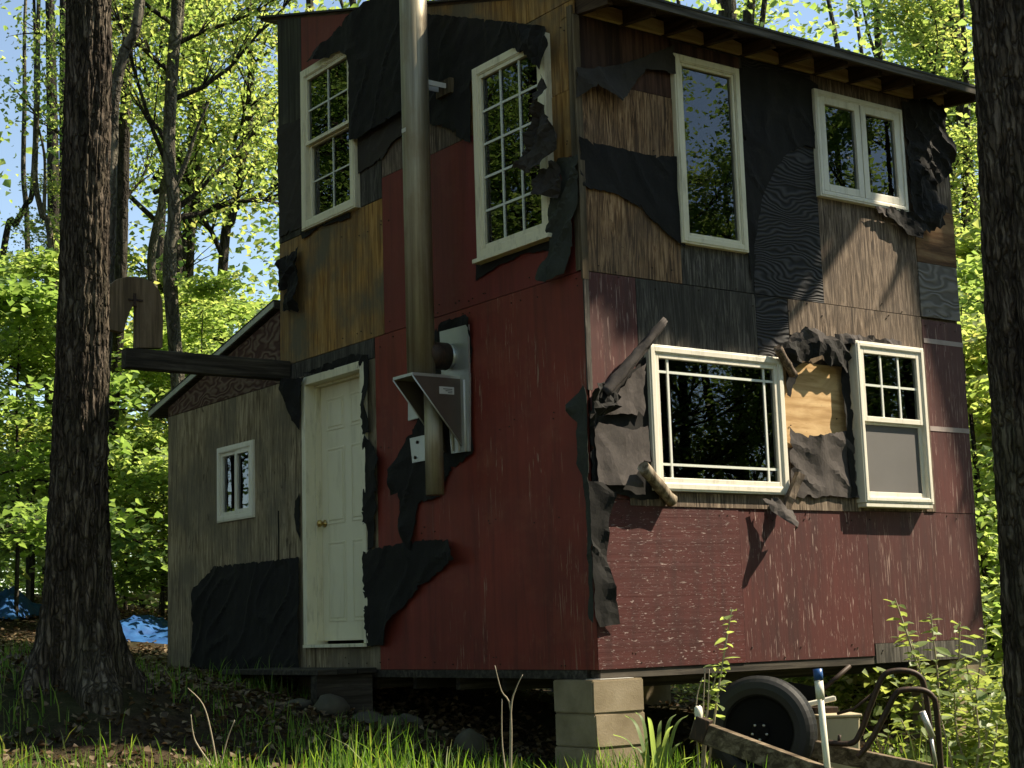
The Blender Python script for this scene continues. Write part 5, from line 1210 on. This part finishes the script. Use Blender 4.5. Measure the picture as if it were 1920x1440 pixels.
def shrub(name, stems, nleaf, label, cat, meshes, group=None, sc=1.0, start=.35):
    """stems: lists of world points"""
    b = Vector(stems[0][0]); t = empty(name, b); tag(t, label, cat, group)
    for s in stems:
        cp = [Vector(p)-b for p in curve_pts(s, 6)]
        V, F = tube_vf(cp, [.008*sc*(1-.75*i/len(cp)) for i in range(len(cp))], 6); me = np_mesh('stem', np.array([tuple(v) for v in V]), np.array(F)); link('stem', me, 'dry', t)
        for i in range(nleaf):
            f = start+(1-start)*(i+random.random()*.6)/nleaf; k = min(int(f*(len(cp)-1)), len(cp)-2); p = cp[k].lerp(cp[k+1], f*(len(cp)-1)-k)
            o = link('leaf', random.choice(meshes), None, t); o.location = p; az = (i*2.4+random.uniform(-.5, .5))
            o.rotation_euler = (random.uniform(-.5, .5), random.uniform(-.35, .55), az); s_ = sc*random.uniform(.6, 1.1)*(1.1-.35*f); o.scale = (s_, s_, s_)
    return t
def stemto(bx, by, tx, ty, d, bend=.05):
    B = onground(bx, 1500, 7, 20); B = AtD(bx, by, d); B = np.array([B[0], B[1], gz1(B[0], B[1])-.02]); T = AtD(tx, ty, d)
    m_ = (B+T)/2+np.array([random.uniform(-bend, bend), random.uniform(-bend, bend), .02]); return [tuple(B), tuple(m_), tuple(T)]
shrub('young_sapling', [stemto(1318, 1450, 1372, 1142, 9.15), stemto(1326, 1450, 1350, 1240, 9.15)], 22, 'thin yellow-leaved sapling standing in front of the red strand board', 'sapling', LMY, sc=1.35, start=.45)
shrub('leafy_shrub', [stemto(1760, 1420, 1678, 1122, 10.4), stemto(1765, 1420, 1745, 1150, 10.3), stemto(1770, 1420, 1800, 1165, 10.5), stemto(1764, 1420, 1722, 1230, 10.2), stemto(1772, 1420, 1782, 1250, 10.2), stemto(1766, 1420, 1700, 1180, 10.5), stemto(1768, 1420, 1760, 1290, 10.0)], 34,
      'leafy shrub reaching up in front of the worn red panel', 'shrub', LM, 'leafy shrubs right of the cart', 1.6, .25)
shrub('leafy_shrub', [stemto(1840, 1430, 1850, 1175, 10.4), stemto(1842, 1430, 1810, 1230, 10.2), stemto(1846, 1430, 1880, 1240, 10.3), stemto(1838, 1430, 1790, 1300, 10.0), stemto(1850, 1430, 1905, 1300, 10.1), stemto(1848, 1430, 1860, 1330, 9.9)], 32,
      'leafy shrub below the far corner beside the right trunk', 'shrub', LM, 'leafy shrubs right of the cart', 1.6, .2)
shrub('leafy_shrub', [stemto(1800, 1440, 1760, 1330, 9.6), stemto(1804, 1440, 1830, 1320, 9.6), stemto(1806, 1440, 1870, 1350, 9.6), stemto(1700, 1440, 1690, 1350, 9.9), stemto(1660, 1440, 1640, 1370, 9.9), stemto(1720, 1440, 1735, 1360, 9.9)], 26,
      'low leafy shrub behind the rusty cart handles', 'shrub', LM, 'leafy shrubs right of the cart', 1.5, .15)
# daylily clump
def blade(name, p0, p1, p2, w, mat, parent):
    cp = curve_pts([p0, p1, p2], 7); V = []; F = []
    d = (Vector(p2)-Vector(p0)); s = d.cross(Vector((0, 0, 1))); s = s.normalized() if s.length > 1e-4 else Vector((1, 0, 0)); n = len(cp)
    for i, p in enumerate(cp):
        ww = w*math.sin(math.pi*min(.98, .18+.82*i/(n-1)))+.001
        V += [p-s*ww*.5+Vector((0, 0, .004)), p, p+s*ww*.5+Vector((0, 0, .004))]
    for i in range(n-1):
        for k in (0, 1): F.append((i*3+k, i*3+k+1, i*3+k+4, i*3+k+3))
    me = bpy.data.meshes.new(name); me.from_pydata([tuple(v) for v in V], [], F); me.update(); me.polygons.foreach_set('use_smooth', [True]*len(F)); return link(name, me, mat, parent)
B = AtD(1232, 1450, 9.0); B = Vector((B[0], B[1], gz1(B[0], B[1])-.02)); dl = empty('daylily', B); tag(dl, 'clump of long arching green blades beside the block pier', 'plant')
for tx, ty in ((1290, 1342), (1262, 1362), (1215, 1345), (1192, 1336), (1172, 1342), (1150, 1378), (1280, 1392), (1300, 1420), (1240, 1352), (1225, 1380), (1185, 1400), (1268, 1340), (1250, 1400)):
    T = Vector(AtD(tx, ty, 9.0+random.uniform(-.25, .25)))-B; mid = T*.55+Vector((0, 0, abs(T.z)*.28)); blade('leaf_blade', Vector((random.uniform(-.04, .04), random.uniform(-.04, .04), 0)), mid, T, .026, 'leaf', dl)
# dry stalks
def stalk(px, py, d, tips, label):
    B = AtD(px, py, d); B = Vector((B[0], B[1], gz1(B[0], B[1])-.02)); t = empty('dry_stalk', B); tag(t, label, 'stalk')
    for tp_ in tips:
        pts = [Vector((0, 0, 0))]+[Vector(AtD(x, y, d))-B for x, y in tp_]
        tube('stem', curve_pts(pts, 4), list(np.linspace(.006, .0022, 4*(len(pts)-1)+1)), 'dry', t, 6)
stalk(410, 1440, 8.9, [[(395, 1370), (380, 1320), (352, 1290)], [(372, 1400), (362, 1375), (358, 1340)], [(425, 1390), (440, 1350)]], 'pale dry weed stalk in the grass left of the door')
stalk(955, 1440, 9.1, [[(958, 1335), (940, 1295), (928, 1248)], [(958, 1335), (968, 1290), (980, 1265)], [(942, 1400), (941, 1310)]], 'thin dry twig forking before the dark gap under the cabin')
stalk(1312, 1450, 9.05, [[(1318, 1350), (1322, 1250)], [(1326, 1350), (1330, 1255)], [(1305, 1330), (1318, 1270)]], 'bunch of pale dry stems beside the wheel')
# stones
def stone(px, py, d, s, label, flat=.6):
    p = AtD(px, py, d); bm = bmesh.new(); bmesh.ops.create_icosphere(bm, subdivisions=3, radius=1)
    sd = px*.37
    for v in bm.verts:
        n_ = 1+.28*noise.noise(v.co*1.3+Vector((sd, 0, 0)))+.08*noise.noise(v.co*4+Vector((0, sd, 0))); v.co = Vector((v.co.x*s[0], v.co.y*s[1], v.co.z*s[2]))*n_
    o = bm_obj('field_stone', bm, 'rock', None, True); g = gz1(p[0], p[1]); o.location = (p[0], p[1], g+s[2]*.35); o.rotation_euler.z = px; tag(o, label, 'stone', 'stones by the cabin'); return o
stone(620, 1330, 11.2, (.17, .13, .11), 'rounded mossy stone in the shade below the door')
stone(690, 1345, 11.0, (.13, .12, .07), 'flat brown stone right of the mossy stone')
stone(735, 1338, 11.0, (.11, .09, .07), 'small pale stone in the rubble under the red wall')
stone(770, 1345, 11.2, (.10, .10, .07), 'second small stone in the rubble under the red wall')
stone(880, 1375, 10.4, (.13, .10, .12), 'pale upright stone in the dark gap left of the pier')
stone(1290, 1475, 8.9, (.24, .2, .12), 'lichen-grey boulder in front of the cart shaft')
stone(560, 1338, 11.3, (.12, .09, .05), 'low stone left of the mossy stone')
# blue tarps
def tarp(px, py, d, hw, hd, h, label, seed):
    c = AtD(px, py, d); g0 = gz1(c[0], c[1]); n = 44; V = []
    lat = np.array([CR[0], CR[1]]); lat /= np.linalg.norm(lat); dep = np.array([-lat[1], lat[0]])
    for i in range(n):
        for j in range(n):
            a, b = i/(n-1)*2-1, j/(n-1)*2-1; e = 1+.25*noise.noise(Vector((a*1.3, b*1.3, seed)))
            xy = np.array([c[0], c[1]])+lat*a*hw*e+dep*b*hd*e; r = min(1, math.hypot(a, b))
            z = h*max(0, 1-max(abs(a), abs(b))**3)*(.7+.5*noise.noise(Vector((a*2, b*2, seed+3)))+.30*abs(noise.noise(Vector((a*5, b*5, seed+7))))+.15*noise.noise(Vector((a*11, b*11, seed))))
            V.append((xy[0], xy[1], gz1(xy[0], xy[1])+.025+z))
    I_ = (np.arange(n-1)[:, None]*n+np.arange(n-1)[None, :]).ravel()
    o = link('blue_tarp', np_mesh('blue_tarp', V, np.column_stack([I_, I_+1, I_+1+n, I_+n])), 'tarp'); tag(o, label, 'tarp'); return o
tarp(0, 1152, 18.5, .40, .7, .30, 'crumpled blue tarp heap left of the oak', 1)
tarp(290, 1172, 17.8, .60, 1.0, .20, 'blue tarp spread on the ground between oak and lean-to', 6)
# small things by the oak
p = onground(222, 1262, 6, 20); bm = bmesh.new(); box(bm, -.045, .045, -.05, .05, 0, .075); o = bm_obj('white_box', bm, 'pvc', None, bevel=.004); o.location = (p[0], p[1], gz1(p[0], p[1])-.004); o.rotation_euler.z = -.6; tag(o, 'small white box on the ground by the oak roots', 'box')
q = [onground(x, y, 6, 20)+np.array([0, 0, .02]) for x, y in ((212, 1240), (250, 1250), (310, 1256))]
o = tube('ground_pole', q, .010, 'dry'); tag(o, 'thin pale pole lying between oak and lean-to', 'pole')
p = onground(130, 1236, 6, 20); bm = bmesh.new(); box(bm, -.10, .10, -.045, .045, 0, .06); o = bm_obj('loose_brick', bm, 'brick', None, bevel=.006); o.location = (p[0], p[1], gz1(p[0], p[1])-.004); o.rotation_euler.z = -.75; tag(o, 'orange brick lying among the oak roots', 'brick')
p = onground(245, 1122, 14, 30); A = Vector(onground(215, 1130, 14, 30))+Vector((0, 0, .07)); B = Vector(onground(300, 1122, 14, 30))+Vector((0, 0, .07)); o = tube('fallen_log', [A, A.lerp(B, .5)+Vector((0, 0, .02)), B], [.09, .08, .07], 'dry', None, 12); tag(o, 'pale fallen log behind the blue tarp', 'log')

# move every root that was left at the origin to the base of its thing
bpy.context.view_layer.update()
for r in [o for o in SC.objects if o.parent is None and o.type == 'EMPTY' and o.name != 'house' and o.location.length == 0 and o.children]:
    mn = Vector((1e9,)*3); mx = Vector((-1e9,)*3)
    for c in r.children:
        if c.type != 'MESH': continue
        for k in c.bound_box:
            wv = c.matrix_world @ Vector(k)
            mn = Vector(map(min, mn, wv)); mx = Vector(map(max, mx, wv))
    b = Vector(((mn.x+mx.x)/2, (mn.y+mx.y)/2, mn.z)); r.location = b
    for c in r.children: c.location = c.location-b
